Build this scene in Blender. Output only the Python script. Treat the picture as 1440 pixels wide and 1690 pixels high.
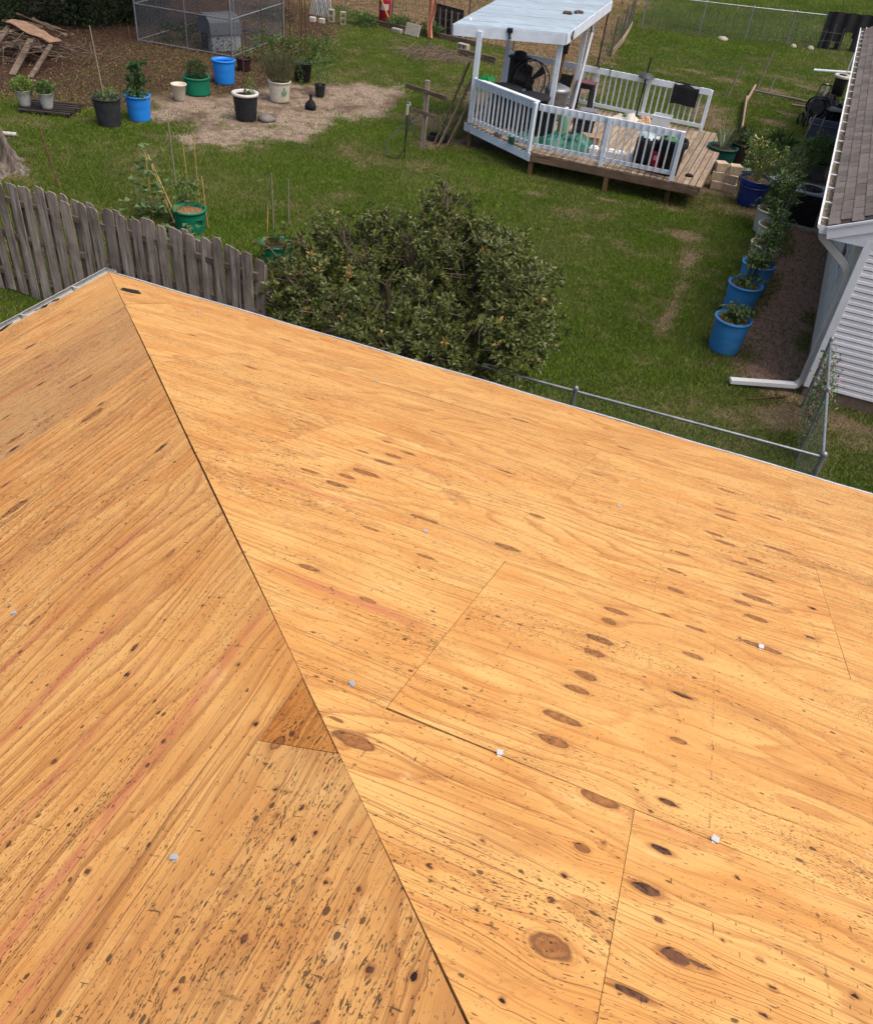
import bpy, math, random
import numpy as np
from mathutils import Vector, Matrix

for o in list(bpy.data.objects):
    bpy.data.objects.remove(o, do_unlink=True)
SC = bpy.context.scene
COL = SC.collection
R = math.radians
HE = 2.9                                   # height of the near roof's eave above the lawn
CAMP = (5.198, -5.706, 3.505 + HE)

# ------------------------------------------------------------------ camera
def set_camera():
    yaw, pit, rol = -0.310456, 0.692780, 0.121953
    f = Vector((math.sin(yaw)*math.cos(pit), math.cos(yaw)*math.cos(pit), -math.sin(pit)))
    r = Vector((math.cos(yaw), -math.sin(yaw), 0))
    u = r.cross(f)
    r2 = r*math.cos(rol) + u*math.sin(rol)
    u2 = -r*math.sin(rol) + u*math.cos(rol)
    cam = bpy.data.cameras.new('camera')
    cam.sensor_fit = 'HORIZONTAL'; cam.sensor_width = 36.0
    cam.lens = 36.0*1391.13/1440.0
    cam.clip_start = 0.05; cam.clip_end = 900
    co = bpy.data.objects.new('camera', cam); COL.objects.link(co)
    m = Matrix((r2, u2, -f)).transposed().to_4x4(); m.translation = CAMP
    co.matrix_world = m
    SC.camera = co
    return r2, u2, f
CR, CU, CF = set_camera()

# ------------------------------------------------------------------ sky, sun, exposure
SUN_AZ, SUN_EL = R(100), R(63)              # azimuth from +Y towards +X
w = bpy.data.worlds.new('World'); SC.world = w; w.use_nodes = True
nt = w.node_tree; bg = nt.nodes['Background']
sky = nt.nodes.new('ShaderNodeTexSky'); sky.sky_type = 'NISHITA'
sky.sun_disc = False; sky.sun_elevation = SUN_EL; sky.sun_rotation = SUN_AZ
sky.air_density = 0.45; sky.dust_density = 3.5; sky.ozone_density = 0.0
nt.links.new(sky.outputs[0], bg.inputs[0]); bg.inputs[1].default_value = 0.15
sl = bpy.data.lights.new('sun', 'SUN'); sl.energy = 1.05; sl.angle = R(45); sl.color = (1.0, 0.94, 0.86)
so = bpy.data.objects.new('sun', sl); COL.objects.link(so)
sd = Vector((math.sin(SUN_AZ)*math.cos(SUN_EL), math.cos(SUN_AZ)*math.cos(SUN_EL), math.sin(SUN_EL)))
so.rotation_euler = sd.to_track_quat('Z', 'Y').to_euler(); so.location = (0, 0, 30)
SC.view_settings.view_transform = 'Standard'; SC.view_settings.look = 'None'
SC.view_settings.gamma = 1.0; SC.view_settings.use_curve_mapping = False
SC.view_settings.exposure = 0.86
SC.render.engine = 'CYCLES'
SC.render.resolution_x = 872; SC.render.resolution_y = 1024
SC.cycles.max_bounces = 6; SC.cycles.transparent_max_bounces = 8

# ================================================================== helpers
rng = np.random.default_rng(7)
random.seed(7)

def vnoise(x, y, seed=0):
    x = np.asarray(x, float); y = np.asarray(y, float)
    xi = np.floor(x).astype(np.int64); yi = np.floor(y).astype(np.int64)
    fx = x-xi; fy = y-yi; fx = fx*fx*(3-2*fx); fy = fy*fy*(3-2*fy)
    def h(a, b):
        n = (a*374761393 + b*668265263 + seed*974711) & 0x7fffffff
        n = ((n ^ (n >> 13))*1274126177) & 0x7fffffff
        return ((n ^ (n >> 16)) & 0xffff)/65535.0
    return (h(xi, yi)*(1-fx)+h(xi+1, yi)*fx)*(1-fy)+(h(xi, yi+1)*(1-fx)+h(xi+1, yi+1)*fx)*fy

def fbm(x, y, seed=0, o=4):
    s = 0; a = .5; t = 0
    for k in range(o):
        s = s+a*vnoise(np.asarray(x)*2**k, np.asarray(y)*2**k, seed+k*17); t += a; a *= .5
    return s/t

def in_poly(x, y, P):
    c = np.zeros(np.shape(x), bool); n = len(P)
    for i in range(n):
        x0, y0 = P[i]; x1, y1 = P[(i+1) % n]
        k = ((y0 > y) != (y1 > y)) & (x < (x1-x0)*(y-y0)/((y1-y0)+1e-12)+x0)
        c ^= k
    return c

class MB:
    """collects shapes in world coordinates; build() links them as ONE mesh object"""
    def __init__(s): s.v = []; s.f = []; s.sm = []
    def add(s, vs, fs, smooth=False):
        b = len(s.v); s.v += [tuple(p) for p in vs]; s.f += [tuple(i+b for i in f) for f in fs]; s.sm += [smooth]*len(fs)
        return s
    def box(s, c, d, rz=0, rx=0, ry=0):
        m = Matrix.Rotation(rz, 3, 'Z') @ Matrix.Rotation(ry, 3, 'Y') @ Matrix.Rotation(rx, 3, 'X')
        c = Vector(c)
        vs = [c+m @ Vector((x*d[0]/2, y*d[1]/2, z*d[2]/2)) for x in (-1, 1) for y in (-1, 1) for z in (-1, 1)]
        return s.add(vs, [(0, 1, 3, 2), (4, 6, 7, 5), (0, 4, 5, 1), (2, 3, 7, 6), (0, 2, 6, 4), (1, 5, 7, 3)])
    def beam(s, p, q, w, h, up=(0, 0, 1)):
        p = Vector(p); q = Vector(q); d = (q-p).normalized(); u = Vector(up)
        sd = d.cross(u)
        if sd.length < 1e-4: sd = d.cross(Vector((1, 0, 0)))
        sd.normalize(); u = sd.cross(d)
        vs = [a+sd*(x*w/2)+u*(z*h/2) for a in (p, q) for x in (-1, 1) for z in (-1, 1)]
        return s.add(vs, [(0, 1, 3, 2), (4, 6, 7, 5), (0, 4, 5, 1), (2, 3, 7, 6), (0, 2, 6, 4), (1, 5, 7, 3)])
    def tube(s, pts, r, n=8, caps=True):
        pts = [Vector(p) for p in pts]; k = len(pts); rs = r if hasattr(r, '__len__') else [r]*k
        vs = []; pv = None
        for i in range(k):
            d = (pts[min(i+1, k-1)]-pts[max(i-1, 0)]).normalized()
            a = pv if pv is not None else (Vector((0, 0, 1)) if abs(d.z) < .9 else Vector((1, 0, 0)))
            x = (a-d*a.dot(d)); x.normalize(); pv = x; y = d.cross(x)
            vs += [pts[i]+(x*math.cos(2*math.pi*j/n)+y*math.sin(2*math.pi*j/n))*rs[i] for j in range(n)]
        fs = [(i*n+j, i*n+(j+1) % n, (i+1)*n+(j+1) % n, (i+1)*n+j) for i in range(k-1) for j in range(n)]
        s.add(vs, fs, n > 5)
        if caps: s.add(vs[:n], [tuple(range(n))[::-1]]); s.add(vs[-n:], [tuple(range(n))])
        return s
    def lathe(s, c, prof, n=24, wob=0, seed=0, tilt=(0, 0), sx=1., sy=1.):
        rr = random.Random(seed); vs = []
        for (r, z) in prof:
            for j in range(n):
                a = 2*math.pi*j/n
                r2 = r*(1+wob*math.sin(a*3+seed)+wob*.6*math.sin(a*5+seed*2+z*9))
                vs.append((c[0]+r2*math.cos(a)*sx+z*tilt[0], c[1]+r2*math.sin(a)*sy+z*tilt[1], c[2]+z))
        fs = [(i*n+j, i*n+(j+1) % n, (i+1)*n+(j+1) % n, (i+1)*n+j) for i in range(len(prof)-1) for j in range(n)]
        return s.add(vs, fs, True)
    def prism(s, poly, z0, z1):
        n = len(poly)
        vs = [(x, y, z0) for x, y in poly]+[(x, y, z1) for x, y in poly]
        return s.add(vs, [tuple(range(n))[::-1], tuple(range(n, 2*n))]+[(i, (i+1) % n, n+(i+1) % n, n+i) for i in range(n)])
    def sheet(s, P, nu, nv, fn, smooth=True):
        vs = [fn(i/nu, j/nv) for j in range(nv+1) for i in range(nu+1)]
        fs = [(j*(nu+1)+i, j*(nu+1)+i+1, (j+1)*(nu+1)+i+1, (j+1)*(nu+1)+i) for j in range(nv) for i in range(nu)]
        return s.add(vs, fs, smooth)
    def build(s, name, m, parent=None, loc=None, solid=0, bevel=0, auto=None):
        off = Vector((0, 0, 0))
        if parent is not None:
            p = parent
            while p is not None: off += p.location; p = p.parent
        elif loc is not None: off = Vector(loc)
        me = bpy.data.meshes.new(name)
        me.from_pydata([(a-off.x, b-off.y, c-off.z) for a, b, c in s.v], [], s.f)
        me.polygons.foreach_set('use_smooth', s.sm)
        me.materials.append(m); me.update()
        o = bpy.data.objects.new(name, me); COL.objects.link(o)
        if parent is not None: o.parent = parent
        elif loc is not None: o.location = loc
        if solid:
            md = o.modifiers.new('solid', 'SOLIDIFY'); md.thickness = solid; md.offset = 0
        if bevel:
            md = o.modifiers.new('bevel', 'BEVEL'); md.width = bevel; md.segments = 2; md.limit_method = 'ANGLE'
        return o

def fast_mesh(name, V, F, m, attrs=None, smooth=False):
    """V (n,3) array, F (k,3 or 4) array"""
    me = bpy.data.meshes.new(name); k = F.shape[1]
    me.vertices.add(len(V)); me.vertices.foreach_set('co', np.ascontiguousarray(V, np.float32).ravel())
    me.loops.add(F.size); me.loops.foreach_set('vertex_index', np.ascontiguousarray(F, np.int32).ravel())
    me.polygons.add(len(F)); me.polygons.foreach_set('loop_start', np.arange(0, F.size, k, dtype=np.int32))
    me.polygons.foreach_set('use_smooth', np.full(len(F), smooth))
    for an, (ty, arr) in (attrs or {}).items():
        a = me.attributes.new(an, ty, 'POINT')
        a.data.foreach_set('value' if ty == 'FLOAT' else 'vector', np.ascontiguousarray(arr, np.float32).ravel())
    me.materials.append(m); me.update(calc_edges=len(F) < 300000)
    return me

def link(name, me, parent=None, loc=(0, 0, 0)):
    o = bpy.data.objects.new(name, me); COL.objects.link(o); o.location = loc
    if parent is not None: o.parent = parent
    return o

def tag(o, label=None, cat=None, group=None, kind=None):
    if label: o['label'] = label
    if cat: o['category'] = cat
    if group: o['group'] = group
    if kind: o['kind'] = kind
    return o

def thing(name, label, cat, loc=(0, 0, 0), group=None):
    o = bpy.data.objects.new(name, None); COL.objects.link(o); o.location = loc; o.empty_display_size = .1
    return tag(o, label, cat, group)

# ------------------------------------------------------------------ node helpers / materials
class NT:
    def __init__(s, name):
        s.m = bpy.data.materials.new(name); s.m.use_nodes = True
        s.t = s.m.node_tree; s.b = s.t.nodes['Principled BSDF']
    def n(s, ty, **kw):
        x = s.t.nodes.new('ShaderNode'+ty)
        for k, v in kw.items():
            setattr(x, k, v)
        return x
    def set(s, sock, v):
        if isinstance(v, bpy.types.NodeSocket): s.t.links.new(v, sock)
        elif isinstance(v, (tuple, list)) and len(v) == 3 and sock.type == 'RGBA': sock.default_value = (*v, 1)
        else: sock.default_value = v
    def math(s, op, a, b=0., c=None, clamp=False):
        x = s.n('Math', operation=op, use_clamp=clamp); s.set(x.inputs[0], a); s.set(x.inputs[1], b)
        if c is not None: s.set(x.inputs[2], c)
        return x.outputs[0]
    def mix(s, f, a, b, bt='MIX'):
        x = s.n('Mix', data_type='RGBA', blend_type=bt); s.set(x.inputs[0], f); s.set(x.inputs[6], a); s.set(x.inputs[7], b)
        return x.outputs[2]
    def ss(s, v, lo, hi):
        x = s.n('MapRange', interpolation_type='SMOOTHSTEP'); s.set(x.inputs[0], v); s.set(x.inputs[1], lo); s.set(x.inputs[2], hi)
        x.inputs[3].default_value = 0; x.inputs[4].default_value = 1
        return x.outputs[0]
    def scale(s, vec, sc, off=None):
        x = s.n('Mapping'); s.set(x.inputs[0], vec); x.inputs[3].default_value = sc
        if off is not None: s.set(x.inputs[1], off)
        return x.outputs[0]
    def noise(s, vec, sc=1., det=3., rough=.55, dist=0.):
        x = s.n('TexNoise'); s.set(x.inputs['Vector'], vec); x.inputs['Scale'].default_value = sc
        x.inputs['Detail'].default_value = det; x.inputs['Roughness'].default_value = rough; x.inputs['Distortion'].default_value = dist
        return x.outputs[0]
    def obj(s): return s.n('TexCoord').outputs['Object']
    def rand(s): return s.n('ObjectInfo').outputs['Random']
    def attr(s, nm): return s.n('Attribute', attribute_name=nm)
    def bump(s, h, st=.3, d=.01):
        x = s.n('Bump'); x.inputs['Strength'].default_value = st; x.inputs['Distance'].default_value = d
        s.set(x.inputs['Height'], h); s.t.links.new(x.outputs[0], s.b.inputs['Normal'])
    def out(s, col, rough=.7, spec=.3, metal=0.):
        s.set(s.b.inputs['Base Color'], col); s.set(s.b.inputs['Roughness'], rough)
        s.b.inputs['Specular IOR Level'].default_value = spec; s.b.inputs['Metallic'].default_value = metal
        return s.m

def lin(r, g, b):
    f = lambda c: (c/255/12.92) if c/255 <= .04045 else ((c/255+.055)/1.055)**2.4
    return (f(r), f(g), f(b))

_M = {}
def plain(name, c, rough=.6, var=.25, sc=6., spec=.3, metal=0., bump=.0, dirt=None, stretch=(1, 1, 1), rv=.16):
    """paint, plastic, metal, stone: colour with soft blotches, fine grain and a little dirt"""
    if name in _M: return _M[name]
    t = NT(name); v = t.scale(t.obj(), stretch)
    a = t.noise(v, sc, 5, .6); b = t.noise(v, sc*9, 3, .6)
    k = t.math('ADD', t.math('MULTIPLY', a, .7), t.math('MULTIPLY', b, .3))
    f = t.ss(k, .3, .7)
    col = t.mix(f, tuple(x*(1-var) for x in c), tuple(min(1, x*(1+var)) for x in c))
    rn = t.math('MULTIPLY_ADD', t.rand(), rv, 1-rv/2)
    col = t.mix(1., col, rn, 'MULTIPLY')
    if dirt:
        d = t.ss(t.noise(v, sc*.7, 6, .65), .5, .72)
        col = t.mix(t.math('MULTIPLY', d, .75), col, dirt)
    if bump: t.bump(k, bump, .02)
    _M[name] = t.out(col, rough, spec, metal)
    return _M[name]

def wood(name, c0, c1, c2, axis=2, fine=60., rough=.85, bump=.4):
    """weathered timber: streaks that run along one local axis"""
    if name in _M: return _M[name]
    t = NT(name)
    off = t.n('CombineXYZ'); t.set(off.inputs[0], t.math('MULTIPLY', t.rand(), 37.)); t.set(off.inputs[1], t.math('MULTIPLY', t.rand(), 71.)); t.set(off.inputs[2], t.math('MULTIPLY', t.rand(), 13.))
    ad = t.n('VectorMath', operation='ADD'); t.set(ad.inputs[0], t.obj()); t.set(ad.inputs[1], off.outputs[0])
    sc = [1., 1., 1.]; sc[axis] = .06
    v = t.scale(ad.outputs[0], sc)
    a = t.noise(v, fine*.35, 4, .6, .3); b = t.noise(v, fine, 4, .65)
    k = t.math('ADD', t.math('MULTIPLY', a, .6), t.math('MULTIPLY', b, .4))
    col = t.mix(t.ss(k, .32, .52), c0, c1); col = t.mix(t.ss(k, .52, .7), col, c2)
    bl = t.ss(t.noise(ad.outputs[0], 2.2, 4, .6), .42, .68)
    col = t.mix(t.math('MULTIPLY', bl, .45), col, c0)
    rn = t.math('MULTIPLY_ADD', t.rand(), .36, .8)
    col = t.mix(1., col, rn, 'MULTIPLY')
    t.bump(k, bump, .006)
    _M[name] = t.out(col, rough, .2)
    return _M[name]

def leafmat(name, a, b, c=None, cf=.06, rough=.5, spec=.35, trans=.0):
    """foliage; per leaf colour from the 'rnd' attribute"""
    if name in _M: return _M[name]
    t = NT(name); r = t.attr('rnd').outputs['Fac']
    col = t.mix(r, a, b)
    big = t.noise(t.obj(), 2.5, 2)
    col = t.mix(t.math('MULTIPLY', t.ss(big, .35, .65), .5), col, a)
    if c: col = t.mix(t.ss(r, 1-cf*1.5, 1-cf*.5), col, c)
    m = t.out(col, rough, spec)
    t.b.inputs['Subsurface Weight'].default_value = 0
    if trans:
        td = t.n('BsdfTranslucent'); t.set(td.inputs[0], col)
        ms = t.n('MixShader'); ms.inputs[0].default_value = trans
        t.t.links.new(t.b.outputs[0], ms.inputs[1]); t.t.links.new(td.outputs[0], ms.inputs[2])
        t.t.links.new(ms.outputs[0], t.t.nodes['Material Output'].inputs[0])
    _M[name] = m
    return m

WHITE = plain('white_paint', (.58, .62, .645), .5, .12, 4, dirt=(.38, .39, .36))
GAZ = plain('grey_white_paint', (.66, .72, .76), .55, .12, 3, dirt=(.52, .57, .59))
GAZROOF = plain('painted_roof_boards', (.335, .410, .455), .6, .18, 2.2, dirt=(.28, .325, .35), stretch=(1, 3.5, 1))
GALV = plain('galvanised_steel', (.27, .285, .30), .45, .25, 9, .5, .6)
WIRE = plain('galvanised_wire', (.12, .125, .125), .5, .25, 20, .4, .3)
WIRED = plain('dull_wire', (.10, .095, .09), .6, .3, 20, .3, .2)
BLACK = plain('black_plastic', (.018, .019, .021), .55, .35, 8)
BLACKM = plain('black_matte', (.012, .012, .013), .85, .35, 8)
SOIL = plain('potting_soil', (.045, .028, .018), .95, .5, 25, .1, bump=.8)
CHIPS = plain('wood_chips', (.24, .14, .07), .95, .7, 30, .1, bump=1.)
BLUE = plain('blue_plastic', lin(60, 136, 196), .5, .15, 5, dirt=lin(70, 112, 145))
BLUEB = plain('bright_blue_plastic', lin(40, 130, 215), .45, .08, 5)
NAVY = plain('navy_glaze', lin(22, 48, 112), .3, .2, 5, .5)
GREENP = plain('green_plastic', lin(10, 110, 80), .6, .18, 4)
TEAL = plain('dark_green_plastic', lin(22, 74, 62), .6, .2, 5)
CREAM = plain('cream_plastic', lin(190, 184, 165), .6, .12, 5, dirt=lin(150, 140, 118))
POTW = plain('white_planter', lin(178, 176, 168), .6, .12, 5, dirt=lin(135, 130, 115))
BAMBOO = plain('bamboo', lin(170, 140, 85), .6, .25, 12)
STAKE = plain('grey_stake', lin(125, 118, 100), .8, .3, 12)
RUST = plain('rusty_rod', lin(85, 55, 42), .8, .3, 12)
GREYW = wood('grey_weathered_wood', lin(74, 63, 54), lin(148, 134, 121), lin(204, 194, 180), 2)
GREYX = wood('grey_weathered_board', lin(60, 50, 42), lin(108, 94, 80), lin(142, 128, 110), 0)
GREYY = wood('deck_board_wood', lin(112, 96, 80), lin(158, 140, 118), lin(188, 170, 146), 1)
BROWNX = wood('brown_beam_wood', lin(66, 52, 42), lin(112, 92, 74), lin(140, 120, 100), 0)
BROWNZ = wood('brown_post_wood', lin(72, 52, 36), lin(116, 88, 62), lin(140, 112, 84), 2)
CONC = plain('concrete', lin(160, 152, 136), .9, .2, 10, .2, bump=.3)
BLOCKM = plain('tan_block', lin(184, 164, 138), .9, .18, 10, .2, bump=.4)
BARK = plain('bark', (.075, .062, .05), .95, .5, 9, .1, bump=1., stretch=(1, 1, .25))

# ================================================================== foliage helpers
def leaves_geo(P, D, L, W, up=None, droop=.15, seed=0, quad=True):
    """each leaf a folded blade of 4 triangles (or 2); returns V,F,rnd"""
    r = np.random.default_rng(seed); n = len(P)
    D = D/np.maximum(np.linalg.norm(D, axis=1, keepdims=True), 1e-6)
    U = np.tile(np.array([[0, 0, 1.]]), (n, 1)) if up is None else up
    U = U+r.normal(0, .35, (n, 3))
    S = np.cross(D, U); S /= np.maximum(np.linalg.norm(S, axis=1, keepdims=True), 1e-6)
    N = np.cross(S, D)
    L = np.broadcast_to(np.asarray(L, float), (n,))[:, None]; W = np.broadcast_to(np.asarray(W, float), (n,))[:, None]
    base = P; tip = P+D*L-N*L*droop
    if quad:
        l = P+D*L*.6+S*W*.5+N*W*.18; rr = P+D*L*.6-S*W*.5+N*W*.18; m = P+D*L*.55-N*W*.02
        V = np.stack([base, l, tip, rr, m], 1).reshape(-1, 3)
        f = np.array([[0, 4, 1], [1, 4, 2], [0, 3, 4], [3, 2, 4]]); k = 5
    else:
        l = P+D*L*.5+S*W*.5+N*W*.15; rr = P+D*L*.5-S*W*.5+N*W*.15
        V = np.stack([base, l, tip, rr], 1).reshape(-1, 3); f = np.array([[0, 2, 1], [0, 3, 2]]); k = 4
    F = (np.arange(n)[:, None, None]*k+f[None]).reshape(-1, 3)
    return V, F, np.repeat(r.random(n), k)

def leaf_obj(name, geo, m, parent=None, loc=None):
    V, F, rd = geo; off = np.zeros(3)
    if parent is not None:
        p = parent
        while p is not None: off = off+np.array(p.location); p = p.parent
    elif loc is not None: off = np.array(loc)
    me = fast_mesh(name, V-off, F, m, {'rnd': ('FLOAT', rd)})
    return link(name, me, parent, loc if (parent is None and loc is not None) else (0, 0, 0))

def join(gs):
    V = []; F = []; Rr = []; b = 0
    for v, f, r_ in gs:
        V.append(v); F.append(f+b); Rr.append(r_); b += len(v)
    return np.concatenate(V), np.concatenate(F), np.concatenate(Rr)

def ball_dirs(n, seed=0, up=0.):
    r = np.random.default_rng(seed); d = r.normal(0, 1, (n, 3)); d[:, 2] += up
    return d/np.linalg.norm(d, axis=1, keepdims=True)

def cloud(c, rad, n, L, W, seed=0, up=.4, shell=.5, droop=.2, quad=False):
    """leaf cloud through an ellipsoid"""
    r = np.random.default_rng(seed); d = ball_dirs(n, seed)
    k = (shell+(1-shell)*r.random(n)**.5)[:, None]
    lump = (1+.3*np.sin(d[:, 0]*5+seed)*np.cos(d[:, 1]*6+seed*2)+.2*np.sin(d[:, 2]*7))[:, None]
    P = np.array(c)+d*k*lump*np.array(rad)
    D = d+r.normal(0, .5, (n, 3)); D[:, 2] += up
    return leaves_geo(P, D, L*(.6+.8*r.random(n)), W*(.7+.6*r.random(n)), None, droop, seed+1, quad)

L_TOM = leafmat('tomato_leaf', (.09, .145, .04), (.20, .28, .09), (.26, .25, .1), .06, .6, .25, .2)
L_LIME = leafmat('lime_leaf', (.12, .20, .035), (.25, .33, .07), None, 0, .6, .25, .2)
L_MID = leafmat('green_leaf', (.065, .12, .028), (.165, .25, .065), None, 0, .55, .3, .2)
L_DARK = leafmat('dark_leaf', (.025, .05, .015), (.06, .11, .03), None, 0, .5, .3, .1)
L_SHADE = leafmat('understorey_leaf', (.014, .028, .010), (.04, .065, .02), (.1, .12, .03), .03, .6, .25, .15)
L_SPIKE = leafmat('needle_leaf', (.08, .09, .042), (.19, .19, .09), (.22, .18, .1), .1, .7, .2, .1)
L_BUSH = leafmat('shrub_leaf', (.060, .078, .018), (.185, .200, .048), (.32, .21, .06), .07, .42, .42, .08)
L_FLOW = leafmat('pink_petal', (.45, .16, .30), (.6, .3, .45), None, 0, .6, .2, .2)
L_YEL = leafmat('yellow_petal', (.6, .5, .15), (.7, .62, .3), None, 0, .6, .2, .2)

# ================================================================== the ground: one sheet to the horizon
SAND = [(-7.2, 10.9), (-5.7, 12.2), (-5.0, 14.2), (-4.5, 16.3), (-4.8, 18.0), (-5.9, 19.2), (-7.4, 18.4), (-8.6, 16.2), (-9.6, 14.2), (-9.3, 12.2)]
LITTER = [(-45, 10.0), (-12.0, 10.6), (-9.9, 12.0), (-8.6, 13.4), (-8.2, 15.5), (-8.2, 18.6), (-9.2, 20.3), (-9.9, 22.4), (-10.6, 25), (-14, 30), (-45, 60)]
FIELD = [(-40, 29.5), (-12, 28.6), (-9, 27.8), (-4.6, 26.2), (-3.2, 21.5), (-1.2, 20.0), (-.6, 23.5), (-1.4, 27), (-2.2, 36), (-4, 62), (-40, 62)]
MULCH = [(5.75, 6.7), (5.35, 8.0), (5.5, 10.2), (5.7, 12.3), (6.0, 14.3), (5.4, 15.0), (5.2, 17), (5.8, 20), (8, 20), (7.2, 6.6), (6.4, 6.9)]
BLOBS = [(2.7, 28.7, .9, .5), (1.8, 29.1, .8, .5), (4.5, 28.2, .7, .5), (5.8, 29.8, .8, .4), (2.9, 23.6, .9, 1.3), (3.4, 22.2, .6, 1.2), (3.4, 14.0, .6, .25),
         (2.2, 13.6, .7, .2), (4.05, 12.5, .5, .35), (4.3, 11.2, .25, .9), (4.38, 9.0, .16, 1.4), (5.0, 23.7, .6, .5), (5.3, 25.2, .6, .35), (-6.8, 24.1, 1.1, .7), (-5.9, 24.0, 1.1, .8),
         (6.6, 6.1, .5, .4), (7.5, 6.4, .7, .3), (7.75, 5.9, .5, .4), (.5, 12.9, .5, .3), (2.2, 11.2, .3, .2), (-2.6, 14.9, .9, .6), (-3.4, 16.6, .9, 1.2), (4.45, 16.0, .7, .5), (5.0, 14.9, .8, .5), (.9, 16.6, 3.2, 2.2), (-3.3, 19.6, 1.4, 1.2)]

def soft(poly, x, y, w):
    """soft polygon mask, edge broken up by noise"""
    dx = (fbm(x*.9, y*.9, 3)-.5)*w*2.4; dy = (fbm(x*.9+40, y*.9, 5)-.5)*w*2.4
    s = 0; px_ = [p_[0] for p_ in poly]; py_ = [p_[1] for p_ in poly]
    for ox, oy in ((0, 0), (w*.4, 0), (-w*.4, 0), (0, w*.4), (0, -w*.4), (w*.28, w*.28), (-w*.28, w*.28), (w*.28, -w*.28), (-w*.28, -w*.28)):
        s = s+in_poly(x+dx+ox, y+dy+oy, poly)
    return s/9.

def zones_exact(x, y):
    sand = soft(SAND, x, y, 1.1); lit = soft(LITTER, x, y, 1.0); fld = soft(FIELD, x, y, .9); mul = soft(MULCH, x, y, .75)
    dry = np.zeros(np.shape(x))
    ed = (fbm(x*2.2, y*2.2, 11)-.5)*1.5
    for bx, by, ax, ay in BLOBS:
        k = np.hypot((x-bx)/ax, (y-by)/ay)+ed
        dry = np.maximum(dry, np.clip(1.25-k, 0, 1))
    n = fbm(x*.55, y*.55, 21)
    thin = np.clip((n-.47)*4, 0, 1)*.6+np.clip((fbm(x*2.1, y*2.1, 31)-.58)*6, 0, 1)*.8+np.clip((fbm(x*5.5, y*5.5, 33)-.62)*7, 0, 1)*.6
    back = np.clip((y-19)/8, 0, 1)*np.clip((-2-x)/3, 0, 1)*.45
    dry = np.clip(np.maximum(dry, thin*.5)+back*fbm(x*1.3, y*1.3, 41), 0, 1)
    return sand, lit, fld, mul, dry

_Z = {}
def zones(x, y):
    """zones_exact sampled once on a 6 cm raster, then looked up"""
    if not _Z:
        gx = np.arange(-20, 15, .06); gy = np.arange(2, 63, .06); X, Y = np.meshgrid(gx, gy)
        _Z['z'] = [a.astype(np.float32) for a in zones_exact(X, Y)]; _Z['h'] = ((fbm(X*.4, Y*.4, 51)-.5)*.05).astype(np.float32); _Z['l'] = fbm(X*.8, Y*.8, 61).astype(np.float32)
    i = np.clip(((y-2)/.06).astype(int), 0, _Z['h'].shape[0]-1); j = np.clip(((x+20)/.06).astype(int), 0, _Z['h'].shape[1]-1)
    _Z['ij'] = (i, j)
    return [a[i, j] for a in _Z['z']]

def ground_material():
    t = NT('ground_soil'); v = t.obj()
    a = t.attr('zone'); sp = t.n('SeparateXYZ'); t.set(sp.inputs[0], a.outputs['Vector'])
    dry = t.attr('dry').outputs['Fac']; fld = t.attr('field').outputs['Fac']
    f1 = t.noise(v, 9., 6, .7); f2 = t.noise(v, 45., 4, .7); f3 = t.noise(v, 2.2, 4, .6)
    k = t.math('ADD', t.math('MULTIPLY', f1, .5), t.math('MULTIPLY', f2, .5))
    turf = t.mix(t.ss(k, .35, .65), (.045, .055, .016), (.10, .105, .034))
    earth = t.mix(t.ss(k, .35, .65), (.095, .066, .040), (.22, .165, .105))
    col = t.mix(t.math('MULTIPLY', t.ss(dry, .15, .8), .9), turf, earth)
    vo = t.n('TexVoronoi'); t.set(vo.inputs['Vector'], v); vo.inputs['Scale'].default_value = 24.
    lc = t.mix(vo.outputs['Color'], (.035, .021, .014), (.135, .078, .046)); lc = t.mix(t.ss(f1, .4, .7), lc, (.05, .03, .02))
    col = t.mix(sp.outputs[1], col, lc)
    fc = t.mix(vo.outputs['Color'], (.10, .062, .034), (.33, .215, .115)); fc = t.mix(t.math('MULTIPLY', t.ss(f3, .5, .65), .6), fc, (.055, .065, .022))
    col = t.mix(fld, col, fc)
    sc = t.mix(t.ss(k, .38, .62), (.19, .135, .092), (.40, .315, .235)); f4 = t.noise(v, .75, 5, .65); sc = t.mix(t.math('MULTIPLY', t.ss(f4, .48, .66), .8), sc, lc); sc = t.mix(t.math('MULTIPLY', t.ss(f3, .48, .62), .6), sc, (.15, .10, .07))
    col = t.mix(sp.outputs[0], col, sc)
    mc = t.mix(t.ss(k, .35, .65), (.20, .118, .080), (.42, .27, .19))
    col = t.mix(sp.outputs[2], col, mc)
    t.bump(t.math('ADD', k, t.math('MULTIPLY', vo.outputs['Distance'], .4)), .9, .05)
    return t.out(col, .95, .1)

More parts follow.
